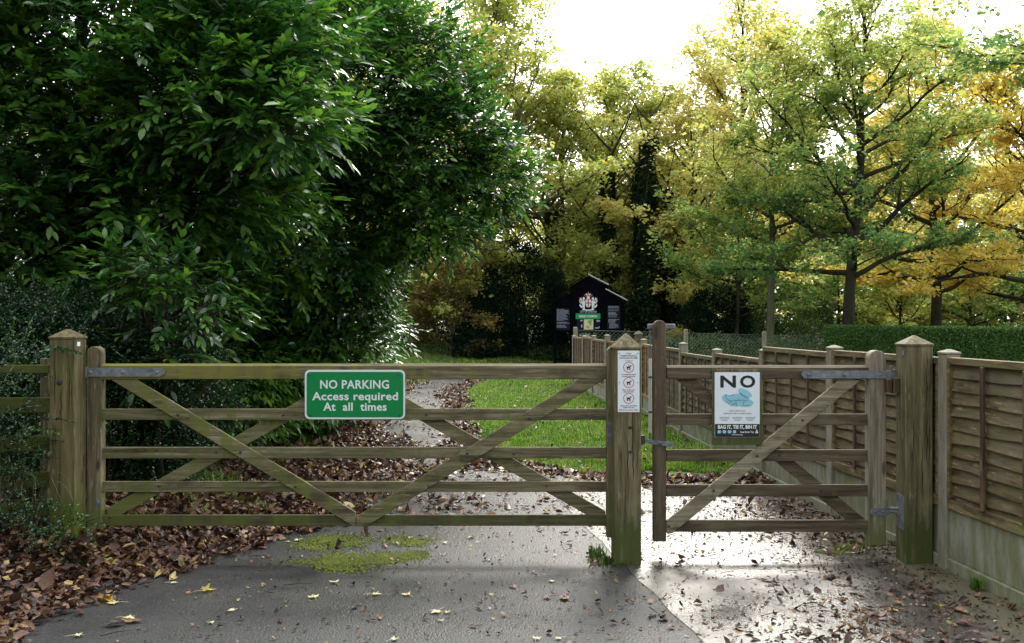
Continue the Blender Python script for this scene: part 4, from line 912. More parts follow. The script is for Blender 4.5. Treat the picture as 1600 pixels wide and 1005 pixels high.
# ------------------------------------------------------------------ trees
def tree(name, label, x, y, H, spread, h0, tr, nl, leaves, lsize, lm, bk, seed, el=(8, 60), group=None, prof=None, lean=(0, 0), scat=.22, flat=.5, stuff_top=0, fork=None, zgrad=0, zg=0, cat='tree', sub=6, tw=5, visible_r=1.0, az0=0, oneside=None):
    leaves = int(leaves*.53); r = np.random.default_rng(seed); rr = random.Random(seed)
    t = thing(name, label, cat, (x, y, zg), group)
    wood_ = MB(); TP = []; TD = []
    prof = prof or (lambda s: .55 + .75*math.sin(math.pi*min(1, s*.85+.12)) - .35*s)
    n = 9; pts = []; wx = wy = 0
    for i in range(n+1):
        s = i/n; wx += rr.gauss(0, .018)*H*.5; wy += rr.gauss(0, .012)*H*.5
        pts.append(Vector((x+wx*s+lean[0]*s, y+wy*s+lean[1]*s, zg-.1+(H*.9+.1)*s)))
    rads = [tr*(1.35 if i == 0 else 1)*(1-.88*(i/n)**.9) for i in range(n+1)]
    wood_.tube(pts, rads, 9)
    def at(s): f = s*n; i = min(int(f), n-1); return pts[i].lerp(pts[i+1], f-i), rads[i]+(rads[i+1]-rads[i])*(f-i)
    for li in range(nl):
        s = (h0 + (H*.88-h0)*(li+rr.uniform(.1, .9))/nl)/(H*.9); tt = (s*H*.9-h0)/(H*.88-h0)
        p, pr = at(min(s, .98)); az = az0+li*2.399+rr.uniform(-.5, .5)
        if oneside is not None and rr.random() < .75: az = oneside+rr.gauss(0, .9)
        e = R(el[0]+(el[1]-el[0])*tt+rr.uniform(-12, 14)); ln = spread*prof(tt)*rr.uniform(.72, 1.1)
        d = Vector((math.cos(az)*math.cos(e), math.sin(az)*math.cos(e), math.sin(e)))
        r0 = min(pr*.75, tr*(.18+.30*ln/spread)); m = 8; lp = [p]; lr = [r0]; dd = d.copy()
        for k_ in range(m):
            dd = (dd + Vector((rr.gauss(0, .17), rr.gauss(0, .17), rr.gauss(.02, .13)))).normalized()
            lp.append(lp[-1]+dd*ln/m); lr.append(r0*(1-.85*(k_+1)/m))
        wood_.tube(lp, lr, 6, False)
        ns = max(3, int(sub*ln/spread+2))
        for si in range(ns):
            q = .22+.76*(si+rr.random())/ns; f = q*m; i = min(int(f), m-1); sp = lp[i].lerp(lp[i+1], f-i); sr = lr[i]
            base = (lp[i+1]-lp[i]).normalized(); side = base.cross(Vector((0, 0, 1))).normalized()*(1 if si % 2 else -1)
            sl_ = ln*rr.uniform(.25, .5)*(1.15-q*.6); dd2 = (base*.6+side*rr.uniform(.4, 1)+Vector((0, 0, rr.uniform(-.15, .45)))).normalized()
            qp = [sp]; qr = [sr*.55]
            for k_ in range(5):
                dd2 = (dd2+Vector((rr.gauss(0, .2), rr.gauss(0, .2), rr.gauss(.03, .14)))).normalized(); qp.append(qp[-1]+dd2*sl_/5); qr.append(max(.006, sr*.55*(1-.8*(k_+1)/5)))
            wood_.tube(qp, qr, 4, False)
            for ti in range(tw):
                g_ = rr.uniform(.15, 1)*5; i2 = min(int(g_), 4); tp = qp[i2].lerp(qp[i2+1], g_-i2)
                td = (dd2*.7+Vector((rr.gauss(0, .7), rr.gauss(0, .7), rr.gauss(.1, .3)))).normalized(); tl = rr.uniform(.35, .9)*sl_*.5+.15
                e1 = tp+td*tl*.5+Vector((0, 0, rr.uniform(-.05, .08))); e2 = e1+td*tl*.5+Vector((0, 0, rr.uniform(-.12, .1)))
                wood_.tube([tp, e1, e2], [max(.006, qr[i2]*.5), .006, .003], 3, False)
                TP += [tuple(tp), tuple(e1), tuple(e2)]; TD += [tuple(td)]*3
    tk = obj('trunk', wood_, bk, t)
    TP = np.array(TP); TD = np.array(TD); m = len(TP)//3
    wgt = r.uniform(.03, 1, m)**2.2*(1-.62*np.clip((TP[::3, 2][:m]-zg-.62*H)/(.34*H), 0, 1)); wgt /= wgt.sum(); ix = r.choice(m, leaves, p=wgt)
    u = r.uniform(0, 2, leaves); a = TP[ix*3+np.minimum(u.astype(int), 1)]; b_ = TP[ix*3+np.minimum(u.astype(int), 1)+1]; fr = (u % 1)[:, None]
    P = a+(b_-a)*fr + r.normal(0, .6, (leaves, 3))*np.array([scat, scat, scat*flat])
    N = r.normal(0, .55, (leaves, 3)) + np.array([0, 0, 1.]); D = rdir(r, leaves)*np.array([1, 1, .5]) + TD[ix*3]*.4 + np.array([0, 0, -.2])
    s_ = r.uniform(.7, 1.3, leaves)*lsize
    s_ = s_*1.15*np.exp(r.normal(0, .28, leaves))
    V, F_, nper = leaf_quads(P, D, N, s_, s_*.8)
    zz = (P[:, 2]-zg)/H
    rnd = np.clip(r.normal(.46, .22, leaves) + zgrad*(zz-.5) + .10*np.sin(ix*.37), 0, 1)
    npmesh('crown', V, F_, nper, lm, t, rnd)
    return t
def copy_tree(o, loc, rz, sc, label=None):
    c = o.copy(); C.objects.link(c); c.location = loc; c.rotation_euler = (0, 0, rz); c.scale = sc
    if label: c['label'] = label
    for ch in list(o.children):
        d = ch.copy(); C.objects.link(d); d.parent = c
    return c
# big green-and-yellow tree right of centre
tree('maple_tree', 'large spreading tree turning yellow with dark trunk behind the clipped hedge', PX(1322, 30), 30, 12.8, 5.2, 2.9, .22, 36, 84000, .09, M['leaf_gy'], M['bark'], 5, el=(2, 64), zgrad=.85, scat=.30, flat=.55, sub=8, lean=(.4, 0), prof=lambda s: 1.0-.35*s if s < .75 else .95-.5*s)  # lower leaves painted greener for their shade; yellow top is autumn colour
tree('maple_tree', 'yellow orange tree with straight dark trunk standing right above hedge', PX(1462, 37), 37, 13.5, 5.2, 2.6, .24, 30, 65000, .11, M['leaf_o'], M['bark'], 6, el=(0, 65), scat=.32, flat=.4, sub=7)
tree('maple_tree', 'fiery orange tree at the right edge behind the hedge', PX(1640, 36), 36, 12.5, 6, 1.8, .24, 28, 65000, .11, M['leaf_o'], M['bark'], 61, el=(-5, 60), scat=.32, flat=.35, sub=7)
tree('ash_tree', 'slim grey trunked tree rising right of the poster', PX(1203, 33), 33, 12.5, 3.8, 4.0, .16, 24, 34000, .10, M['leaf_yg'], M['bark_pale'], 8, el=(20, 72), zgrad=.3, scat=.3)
tree('beech_tree', 'tall thinning russet yellow tree left of the large spreading tree', PX(1155, 42), 42, 18.0, 4.4, 3.0, .26, 40, 48000, .12, M['leaf_y'], M['bark'], 9, el=(10, 74), scat=.4, sub=7)
tree('beech_tree', 'yellow tree beside the ivy covered trunk', PX(1085, 41), 41, 11.6, 4.2, 1.6, .2, 26, 50000, .12, M['leaf_y'], M['bark'], 10, el=(5, 66), scat=.4)
tree('beech_tree', 'rounded yellow green tree at centre under open sky', PX(965, 44), 44, 13.8, 4.6, 2.4, .25, 32, 70000, .12, M['leaf_yg'], M['bark'], 12, el=(8, 68), scat=.38)
tree('birch_tree', 'yellow green tree between the laurel and centre trees', PX(880, 42), 42, 13.2, 4.0, 1.2, .2, 30, 60000, .12, M['leaf_yg'], M['bark'], 13, el=(8, 72), scat=.38)
tree('birch_tree', 'tall pale yellow tree rising behind the laurel', PX(765, 40), 40, 17.5, 5.4, 2.0, .26, 44, 95000, .12, M['leaf_yg'], M['bark_pale'], 14, el=(5, 72), scat=.38, sub=7)
tree('birch_tree', 'yellow tree almost hidden behind the laurel', PX(650, 44), 44, 16.5, 5.0, 3.0, .26, 30, 45000, .13, M['leaf_y'], M['bark_pale'], 15, el=(5, 70), scat=.4)
tree('oak_tree', 'green brown oak boughs reaching in at the top right corner', 13.6, 20, 9.8, 4.3, 6.2, .28, 16, 26000, .09, M['leaf_gy'], M['bark'], 16, el=(0, 40), scat=.26)
tree('hazel_bush', 'russet brown shrub tree right of the dark laurel', PX(705, 37), 37, 5.0, 2.0, .5, .06, 20, 15000, .08, M['leaf_brown'], M['bark_pale'], 17, el=(15, 70), scat=.2, cat='shrub')
tree('hazel_bush', 'olive shrub between the laurel and the russet shrub', PX(625, 37), 37, 4.0, 1.9, .3, .05, 18, 13000, .08, M['leaf_brown'], M['bark_pale'], 18, el=(15, 70), scat=.2, cat='shrub')
# middle storey under the trees
tree('beech_sapling', 'low yellow sapling in front of the ivy trunks', PX(1035, 40), 40, 7.0, 2.6, .8, .09, 20, 22000, .10, M['leaf_y'], M['bark'], 19, el=(5, 60), scat=.3)
tree('beech_sapling', 'green sapling to the left of the grey trunked tree', PX(1150, 35), 35, 6.6, 2.8, 1.8, .09, 20, 20000, .10, M['leaf_gy'], M['bark'], 20, el=(0, 60), scat=.3)
tree('beech_sapling', 'yellow sapling behind the notice board', PX(925, 41), 41, 6.6, 2.8, .8, .09, 20, 22000, .10, M['leaf_yg'], M['bark'], 23, el=(5, 60), scat=.3)
tree('beech_sapling', 'yellow green sapling left of the slim second trunk behind the hedge', PX(1405, 42), 42, 5.5, 3.0, .4, .09, 20, 20000, .11, M['leaf_yg'], M['bark'], 24, el=(5, 60), scat=.3)

def bush(name, label, lobes, n, ls, mat, seed, cat='shrub', shell=.25, asp=.6, up=.3, group=None, droop=0, zg=0, stems=0, flatz=1, full=False, rnd0=.45, rs=.22, stemr=.012):
    """leafy mass: leaves through the outer shell of several lobes (cx,cy,cz,rx,ry,rz)"""
    r = np.random.default_rng(seed); lb = np.array(lobes, float); vol = (lb[:, 3]*lb[:, 5]) ; ix = r.choice(len(lb), n*2, p=vol/vol.sum())
    d = rdir(r, n*2); q = 1-np.abs(r.normal(0, shell, n*2)); lump = 1+.13*np.sin(d[:, 0]*5+ix*1.7)*np.cos(d[:, 2]*6+ix)+.09*np.sin(d[:, 0]*13+d[:, 1]*11+d[:, 2]*12+ix)
    P = lb[ix, :3] + d*lb[ix, 3:]*(q*lump)[:, None]
    ok = (q > .1) & (P[:, 2] > zg+.02)
    for k_ in range(len(lb)):
        e = (((P-lb[k_, :3])/lb[k_, 3:])**2).sum(1); ok &= ~((e < .45) & (ix != k_))
    P, d, ix = P[ok][:n], d[ok][:n], ix[ok][:n]; n = len(P)
    D = unit(d*.7+rdir(r, n)*.8+np.array([0, 0, up-droop])); N = unit(d*.5+r.normal(0, .45, (n, 3))+np.array([0, 0, .7]))
    s_ = r.uniform(.7, 1.3, n)*ls
    t = thing(name, label, cat, (lobes[0][0], lobes[0][1], zg), group)
    if full:
        V, F_, nper = leaf_full(P, D, N, s_, s_*asp*.6, .15, .25); rep = 6
    else: V, F_, nper = leaf_quads(P, D, N, s_, s_*asp); rep = 1
    npmesh('foliage', V, F_, nper, mat, t, np.repeat(np.clip(r.normal(rnd0, rs, n), 0, 1), rep))
    mb = MB(); rr = random.Random(seed); bx, by = lobes[0][0], lobes[0][1]
    for L_ in lobes:
        for k_ in range(max(2, stems)):
            e = Vector(L_[:3])+Vector([rr.uniform(-.6, .6)*L_[3], rr.uniform(-.6, .6)*L_[4], rr.uniform(-.2, .7)*L_[5]]); s0 = Vector((bx+rr.uniform(-.15, .15), by+rr.uniform(-.15, .15), zg))
            md_ = s0.lerp(e, .5)+Vector((rr.gauss(0, .08), rr.gauss(0, .08), .12)); mb.tube([s0, md_, e], [stemr, stemr*.7, .004], 5, False)
    obj('stem', mb, M['bark'], t); return t
def lobe(px, py, Y, rpx, rpz=None, ry=None):
    rx = rpx*Y/F; return (PX(px, Y), Y, PZ(py, Y), rx, ry if ry else rx*.9, (rpz or rpx)*Y/F)
# ivy on the two old trunks
def ivy_tree(label, px, Y, wpx, ytop, seed):
    t = thing('ivy_tree', label, 'tree', (PX(px, Y), Y, 0)); r = np.random.default_rng(seed); n = 16000; h = PZ(ytop, Y)
    z = r.uniform(0, 1, n)**.9*h; a = r.uniform(0, 2*np.pi, n); rad = wpx/2*Y/F*(1-.45*(z/h))*(1+.35*np.sin(z*2.1+a*2)+.2*np.sin(z*5.3-a*3)+.25*r.normal(0, 1, n)); cxs = PX(px, Y)+.12*np.sin(z*.7)+z*.03
    P = np.stack([cxs+np.cos(a)*rad, Y+np.sin(a)*rad, z], 1); D = rdir(r, n)+np.array([0, 0, -.4]); N = np.stack([np.cos(a), np.sin(a), np.full(n, .4)], 1)+r.normal(0, .3, (n, 3))
    s_ = r.uniform(.09, .17, n); V, F_, nper = leaf_quads(P, D, N, s_, s_*.9); npmesh('ivy', V, F_, nper, M['ivy'], t, r.uniform(0, 1, n))
    mb = MB(); zs = np.linspace(-.1, h*1.02, 14); mb.tube([(PX(px, Y)+.12*math.sin(q*.7)+q*.03, Y, q) for q in zs], [max(.04, .3*(1-q/(h*1.25))) for q in zs], 8)
    rr = random.Random(seed)
    for k_ in range(9):
        z0 = h*rr.uniform(.55, 1.1); a_ = rr.uniform(0, 6.28); p = Vector((PX(px, Y)+.12*math.sin(z0*.7)+z0*.03, Y, z0)); d = Vector((math.cos(a_), math.sin(a_), 1.1)); l_ = rr.uniform(1, 2.2)
        mb.tube([p, p+d*l_*.5, p+d*l_+Vector((0, 0, .3))], [.06, .035, .01], 5, False)
    obj('trunk', mb, M['bark'], t)
ivy_tree('thick trunk wrapped in dark ivy at the centre of the wood', 1003, 39, 34, 215, 31)
ivy_tree('second thinner ivy wrapped trunk left of the thick one', 946, 40, 22, 250, 32)
ivy_tree('ivy trunk just right of the thick ivy trunk', 1038, 40, 24, 300, 33)
ivy_tree('ivy trunk above the dark yew left of the notice board', 858, 41, 18, 330, 34)
# yews
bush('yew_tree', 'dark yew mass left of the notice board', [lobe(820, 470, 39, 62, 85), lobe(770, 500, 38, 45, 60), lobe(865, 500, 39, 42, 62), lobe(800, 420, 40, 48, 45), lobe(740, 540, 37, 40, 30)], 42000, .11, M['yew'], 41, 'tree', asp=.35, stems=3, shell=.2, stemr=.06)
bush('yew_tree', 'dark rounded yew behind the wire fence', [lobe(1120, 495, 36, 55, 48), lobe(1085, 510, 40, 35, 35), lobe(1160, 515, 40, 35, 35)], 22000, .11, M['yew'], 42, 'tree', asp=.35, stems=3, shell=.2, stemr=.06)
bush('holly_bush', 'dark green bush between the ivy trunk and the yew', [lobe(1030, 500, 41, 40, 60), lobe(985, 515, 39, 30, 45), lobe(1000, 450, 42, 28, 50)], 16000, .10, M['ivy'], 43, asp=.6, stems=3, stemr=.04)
bush('holly_bush', 'green bush behind the wire fence right of the yew', [lobe(1235, 530, 37, 45, 32), lobe(1190, 520, 37, 32, 38), lobe(1275, 505, 40, 30, 42)], 15000, .09, M['under'], 44, asp=.6, stems=3)
bush('bramble_patch', 'low green brambles at the edge of the wood left of notice board', [lobe(600, 550, 37, 50, 16), lobe(680, 550, 38, 45, 14), lobe(760, 550, 39, 45, 14), lobe(835, 550, 39, 45, 14), lobe(560, 545, 36, 32, 24), lobe(900, 550, 39, 40, 14)], 20000, .08, M['under'], 45, asp=.6, stems=4)
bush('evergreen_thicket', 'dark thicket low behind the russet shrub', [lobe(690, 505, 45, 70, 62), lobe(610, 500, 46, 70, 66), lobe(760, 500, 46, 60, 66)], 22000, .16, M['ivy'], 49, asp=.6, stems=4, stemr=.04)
# clipped hedge
def hedge():
    t = thing('clipped_hedge', 'long flat topped clipped green hedge behind the fence', 'hedge', (12, 26, 0)); r = np.random.default_rng(51); n = 60000
    ax, ay, bx, by = PX(1297, 28.3), 28.3, PX(1680, 24.5), 24.5
    u = r.uniform(0, 1, n); f = r.uniform(0, 1, n); topf = f < .3; d = np.array([bx-ax, by-ay]); d /= np.linalg.norm(d); nrm = np.array([-d[1], d[0]])
    w_ = np.where(topf, r.uniform(-.5, .5, n), -.5+r.normal(0, .03, n)); H_ = 1.50-.06*u; z = np.where(topf, H_+r.normal(0, .010, n), r.uniform(.2, 1, n)*H_)
    endf = f > .92; uu = np.where(endf, 0+r.normal(0, .002, n), u); w_ = np.where(endf, r.uniform(-.5, .5, n), w_)
    P = np.stack([ax+(bx-ax)*uu+nrm[0]*w_, ay+(by-ay)*uu+nrm[1]*w_, z+.006*np.sin(u*40)], 1)
    N = np.where(topf[:, None], np.array([0, 0, 1.]), np.array([-nrm[0], -nrm[1], .3]))+r.normal(0, .5, (n, 3)); D = rdir(r, n); s_ = r.uniform(.03, .06, n)
    V, F_, nper = leaf_quads(P, D, N, s_, s_*.7); npmesh('foliage', V, F_, nper, M['hedge'], t, r.uniform(0, 1, n))
    mb = MB(); ang = math.atan2(by-ay, bx-ax); ln = math.hypot(bx-ax, by-ay); T = Matrix.Translation((ax, ay, 0)) @ rot_z(ang); m2 = MB(); m2.box(.05, ln, -.46, .46, 0, 1.4, .05); m2.v = [tuple(T @ Vector(v)) for v in m2.v]
    obj('inner_branches', m2, M['yew_solid'], t)
M['yew_solid'] = plain('dense inner twigs', (.012, .022, .006, 1), .9, bumpy=30)
hedge()
# trees of the wood farther off: a few kinds, then copies
fa = tree('woodland_tree', 'far yellow green tree in the wood behind', -6, 58, 15, 5.4, 1.5, .3, 26, 26000, .2, M['leaf_yg'], M['bark'], 71, el=(0, 65), scat=.5, group='trees far back in the wood')
fb = tree('woodland_tree', 'far yellow tree in the wood behind', 6, 60, 13, 5.4, 1.2, .3, 26, 26000, .2, M['leaf_y'], M['bark'], 72, el=(0, 65), scat=.5, group='trees far back in the wood')
fc = tree('woodland_tree', 'far green tree in the wood behind', 14, 56, 11, 5.6, .8, .26, 26, 26000, .2, M['leaf_gy'], M['bark'], 73, el=(0, 60), scat=.5, group='trees far back in the wood')
rr = random.Random(9); kinds = [(fa, 'far yellow green tree in the wood behind'), (fb, 'far yellow tree in the wood behind'), (fc, 'far green tree in the wood behind')]
for k_, (x, y, s_, kd) in enumerate([(-22, 52, 1.1, 0), (-15, 56, 1.1, 0), (-9, 66, 1, 1), (0, 68, .8, 0), (3, 56, .62, 2), (9, 70, .85, 2), (12, 66, 1, 1), (18, 60, 1, 2), (20, 52, .85, 1), (24, 58, 1, 0), (28, 50, 1, 1), (31, 62, 1.1, 2), (34, 54, 1, 0), (15, 78, 1, 0), (24, 80, 1.1, 1), (-4, 80, .8, 1), (5, 82, .85, 2), (38, 66, 1.1, 1), (26, 50, .55, 2), (30, 47, .6, 2), (20, 49, .5, 1), (23, 55, .6, 2), (34, 50, .7, 1), (16, 47, .45, 2), (22, 46, .42, 2), (11, 50, .5, 2), (7, 50, .5, 2)]):
    copy_tree(kinds[kd][0], (x, y, 0), rr.uniform(0, 6.28), (s_, s_, s_), kinds[kd][1])

for (x, y, s_) in ((-10.5, 3.5, .62), (-9, -3, .7), (-4.5, -10, .75), (-15, 9, .8), (3.5, -15, .7)):  # unseen trees added to shade the lower laurel and left litter
    copy_tree(fc, (x, y, 0), x, (s_, s_, s_*1.1), 'unseen leafy tree added out of frame to shade the laurel')['group'] = 'unseen trees added to shade the laurel'
# ------------------------------------------------------------------ cherry laurels
def laurel(name, label, x, y, lobes, nsh, seed, ll=.135, per=9, shells=(0, .18, .4), group=None, droop=0.0, trunk=None, mat='laurel', cat='tree', aspect=.41, curl=.25, shoot=.34, yellow=0):
    r = np.random.default_rng(seed); lb = np.array([l_[:6] for l_ in lobes], float); area = lb[:, 3]*lb[:, 5]
    n0 = nsh*3; ix = r.choice(len(lb), n0, p=area/area.sum()); d = rdir(r, n0)
    d = np.where((d[:, 1:2] > .35) & (r.uniform(0, 1, n0)[:, None] < .8), d*np.array([1, -1, 1]), d)       # fewer on the far side
    lump = 1+.10*np.sin(d[:, 0]*6+ix*1.7+d[:, 2]*3)+.10*np.sin(d[:, 2]*9+d[:, 0]*5+ix*2.1)+.05*np.sin(d[:, 1]*17+d[:, 2]*15)
    sh = np.array(shells)[r.integers(0, len(shells), n0)]; q = 1-sh*r.uniform(.6, 1.3, n0)
    P = lb[ix, :3]+d*lb[ix, 3:]*(q*lump)[:, None]; ok = P[:, 2] > float(gz(x, y))+.08
    for k_ in range(len(lb)):
        e = (((P-lb[k_, :3])/lb[k_, 3:])**2).sum(1); ok &= ~((e < .40) & (ix != k_))
    gp = np.sin(P[:, 0]*4.1+1.3*np.sin(P[:, 2]*2.3+seed))*np.sin(P[:, 2]*4.7+1.1*np.sin(P[:, 0]*2.9))*np.cos(P[:, 1]*3.1); ok &= ~((gp < -.12) & (sh < .3) & (r.uniform(0, 1, n0) < .85))
    P, d, ix = P[ok][:nsh], d[ok][:nsh], ix[ok][:nsh]; n = len(P)
    Dg = unit(d*np.array([1, 1, .5])*.9+rdir(r, n)*.55+np.array([0, 0, .15-droop])); L_ = r.uniform(.7, 1.3, n)*shoot
    k = np.tile(np.arange(per), n); s_ = np.repeat(np.arange(n), per); f = (k+.5)/per
    base = P[s_]+Dg[s_]*(L_[s_]*f)[:, None]-np.array([0, 0, 1.])*((f**2)*L_[s_]*.18)[:, None]
    side = unit(np.cross(Dg, np.array([0, 0, 1.]))+r.normal(0, .25, (n, 3)))[s_]*np.where(k % 2, 1, -1)[:, None]
    D = unit(Dg[s_]*(.55+.6*f)[:, None]+side*(1.0-.6*f)[:, None]+r.normal(0, .16, (n*per, 3))+np.array([0, 0, -.12-droop*.7])); N = unit(np.array([0, 0, 1.])*.9+d[s_]*.45+r.normal(0, .28, (n*per, 3)))
    ln = ll*r.uniform(.7, 1.2, n*per)*(1-.25*np.abs(f-.5)); V, F_, nper = leaf_full(base, D, N, ln, ln*aspect, r.uniform(0, curl, n*per), r.uniform(.1, .4, n*per), .9, .85)
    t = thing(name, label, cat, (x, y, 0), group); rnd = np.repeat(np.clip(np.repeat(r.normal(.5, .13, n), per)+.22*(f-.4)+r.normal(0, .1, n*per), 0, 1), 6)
    npmesh('foliage', V, F_, nper, M[mat], t, rnd)
    if yellow:
        j = r.choice(n*per, yellow); V, F_, nper = leaf_full(base[j]+np.array([0, -.03, 0]), D[j]+np.array([0, 0, -.5]), N[j]+np.array([0, -.8, 0]), ln[j]*1.15, ln[j]*.42, .2, .2)
        for q_ in range(yellow): npmesh('yellow_leaf', V[q_*8:q_*8+8], F_[q_*20:q_*20+20]-q_*8, nper[q_*6:q_*6+6], M['yellowleaf'], t, np.full(6, r.uniform()))
    mb = MB(); rr = random.Random(seed)
    if trunk:
        for pts, r0 in trunk: mb.tube(pts, [r0*(1-.6*i/(len(pts)-1)) for i in range(len(pts))], 8)
    else:
        for k_ in range(5):
            a = rr.uniform(0, 6.28); mb.tube([(x+.1*math.cos(a), y+.1*math.sin(a), -.05), (x+.5*math.cos(a), y+.5*math.sin(a), 1.2), (x+1.1*math.cos(a), y+1.1*math.sin(a), 2.6)], [.06, .045, .02], 6)
    for L3 in lobes:
        for k_ in range(7):
            e = Vector(L3[:3])+Vector([rr.uniform(-.85, .85)*L3[3], rr.uniform(-.8, .6)*L3[4], rr.uniform(-.5, .8)*L3[5]]); s0 = Vector((x, y, max(.3, L3[2]*.55))); m_ = s0.lerp(e, .5)+Vector((rr.gauss(0, .15), rr.gauss(0, .15), .25))
            mb.tube([s0, m_, e], [.03, .02, .006], 5, False)
    sel = r.choice(n, min(n, 1500), replace=False)
    for i in sel: a = P[i]; b = a+Dg[i]*L_[i]-np.array([0, 0, .18*L_[i]]); mb.tube([a-Dg[i]*.1, a, b], [.005, .004, .002], 3, False)
    obj('trunk', mb, M['bark'], t); return t
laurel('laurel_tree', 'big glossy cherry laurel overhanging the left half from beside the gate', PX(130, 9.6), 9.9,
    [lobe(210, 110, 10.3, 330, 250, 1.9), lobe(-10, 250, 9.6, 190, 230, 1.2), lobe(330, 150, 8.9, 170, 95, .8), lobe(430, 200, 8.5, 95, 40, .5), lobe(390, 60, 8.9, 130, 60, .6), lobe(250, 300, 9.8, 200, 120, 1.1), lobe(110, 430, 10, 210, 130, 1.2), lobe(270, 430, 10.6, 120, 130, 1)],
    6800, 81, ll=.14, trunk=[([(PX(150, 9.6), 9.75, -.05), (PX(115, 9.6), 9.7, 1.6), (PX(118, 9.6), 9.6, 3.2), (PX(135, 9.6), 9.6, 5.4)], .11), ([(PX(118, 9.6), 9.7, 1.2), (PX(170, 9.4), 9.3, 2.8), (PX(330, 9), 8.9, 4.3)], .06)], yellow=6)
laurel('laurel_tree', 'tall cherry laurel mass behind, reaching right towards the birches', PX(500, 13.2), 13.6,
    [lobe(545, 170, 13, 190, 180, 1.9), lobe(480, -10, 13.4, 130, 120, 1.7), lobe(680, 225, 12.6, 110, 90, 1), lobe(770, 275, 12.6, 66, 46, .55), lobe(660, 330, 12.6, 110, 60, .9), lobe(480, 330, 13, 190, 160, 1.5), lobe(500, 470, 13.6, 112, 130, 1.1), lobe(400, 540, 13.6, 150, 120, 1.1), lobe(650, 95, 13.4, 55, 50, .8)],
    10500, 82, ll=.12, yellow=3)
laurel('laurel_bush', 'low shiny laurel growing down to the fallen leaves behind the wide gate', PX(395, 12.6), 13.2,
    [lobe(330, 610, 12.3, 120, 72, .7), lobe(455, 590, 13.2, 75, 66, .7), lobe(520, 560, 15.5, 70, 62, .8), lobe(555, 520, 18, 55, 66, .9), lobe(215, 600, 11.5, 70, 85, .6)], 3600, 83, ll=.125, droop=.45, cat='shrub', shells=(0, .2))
# small-leaved shrubs by the left post
def cotoneaster(name, label, x, y, lobes, nst, seed, sl=.45, lf=.027, per=40, extra=()):
    r = np.random.default_rng(seed); lb = np.array(lobes, float); area = lb[:, 3]*lb[:, 5]; ix = r.choice(len(lb), nst, p=area/area.sum()); d = rdir(r, nst)
    d[:, 1] = -np.abs(d[:, 1])*np.where(r.uniform(0, 1, nst) < .75, 1, -1)
    P = lb[ix, :3]+d*lb[ix, 3:]*r.uniform(.55, 1.05, nst)[:, None]; P[:, 2] = np.maximum(P[:, 2], gz(P[:, 0], P[:, 1])+.05)
    Dg = unit(d*.7+rdir(r, nst)*.8+np.array([.1, -.2, .15])); L_ = r.uniform(.5, 1.3, nst)*sl
    if len(extra):
        for k_, (p, q_, ln_) in enumerate(extra): P[k_] = p; Dg[k_] = unit(np.array(q_, float)); L_[k_] = ln_
    k = np.tile(np.arange(per), nst); s_ = np.repeat(np.arange(nst), per); f = (k+.5)/per
    base = P[s_]+Dg[s_]*(L_[s_]*f)[:, None]-np.array([0, 0, 1.])*((f**2)*L_[s_]*.25)[:, None]
    side = unit(np.cross(Dg, np.array([0, 0, 1.]))+r.normal(0, .3, (nst, 3)))[s_]*np.where(k % 2, 1, -1)[:, None]
    D = unit(Dg[s_]*.5+side+r.normal(0, .35, (nst*per, 3))); N = unit(np.array([0, -.3, 1.])+r.normal(0, .45, (nst*per, 3))); ln = lf*r.uniform(.6, 1.3, nst*per)*(1.2-.5*f)
    V, F_, nper = leaf_quads(base, D, N, ln, ln*.6); t = thing(name, label, 'shrub', (x, y, float(gz(x, y)))); npmesh('foliage', V, F_, nper, M['cotone'], t, np.clip(np.repeat(r.normal(.5, .2, nst), per)+r.normal(0, .12, nst*per), 0, 1))
    mb = MB()
    for i in range(nst):
        a = P[i]; b = a+Dg[i]*L_[i]*.5-np.array([0, 0, .06*L_[i]]); c = a+Dg[i]*L_[i]-np.array([0, 0, .25*L_[i]]); mb.tube([a, b, c], [.002, .0015, .0008], 3, False)
    rr = random.Random(seed)
    for L3 in lobes:
        for k_ in range(5 if sl > .3 else 0):
            e = Vector(L3[:3])+Vector([rr.uniform(-.7, .7)*L3[3], rr.uniform(-.5, .5)*L3[4], rr.uniform(-.3, .8)*L3[5]]); s0 = Vector((x+rr.gauss(0, .15), y, .1)); mb.tube([s0, s0.lerp(e, .5)+Vector((0, 0, .1)), e], [.012, .008, .003], 4, False)
    obj('stem', mb, M['twig'], t); return t
E = [((PX(60, 6.4), 6.42, PZ(545, 6.4)), (1, -.02, .1), .28), ((PX(20, 6.4), 6.4, PZ(590, 6.4)), (1, -.1, .25), .3), ((PX(85, 6.4), 6.40, PZ(545, 6.4)), (1, 0, .05), .2), ((PX(70, 6.4), 6.38, PZ(655, 6.4)), (1, -.02, .15), .22), ((PX(30, 6.4), 6.38, PZ(640, 6.4)), (1, -.1, .4), .2), ((PX(35, 6.4), 6.38, PZ(670, 6.4)), (.9, -.1, .1), .3)]
cotoneaster('cotoneaster_bush', 'dense small leaved shrub filling the left edge behind the mossy post', PX(110, 8), 7.9,
    [lobe(110, 560, 8.1, 170, 80, .6), lobe(-20, 560, 7.9, 110, 100, .4), lobe(240, 575, 8.6, 90, 60, .5), lobe(30, 640, 7.1, 70, 90, .25)], 3600, 91, extra=E)
cotoneaster('cotoneaster_bush', 'dark low shrub spreading behind the hinge end of the wide gate', PX(210, 9.2), 9.3,
    [lobe(190, 610, 8.8, 95, 70, .5), lobe(215, 690, 8.7, 95, 62, .45), lobe(270, 640, 9.6, 80, 60, .4)], 2400, 92)
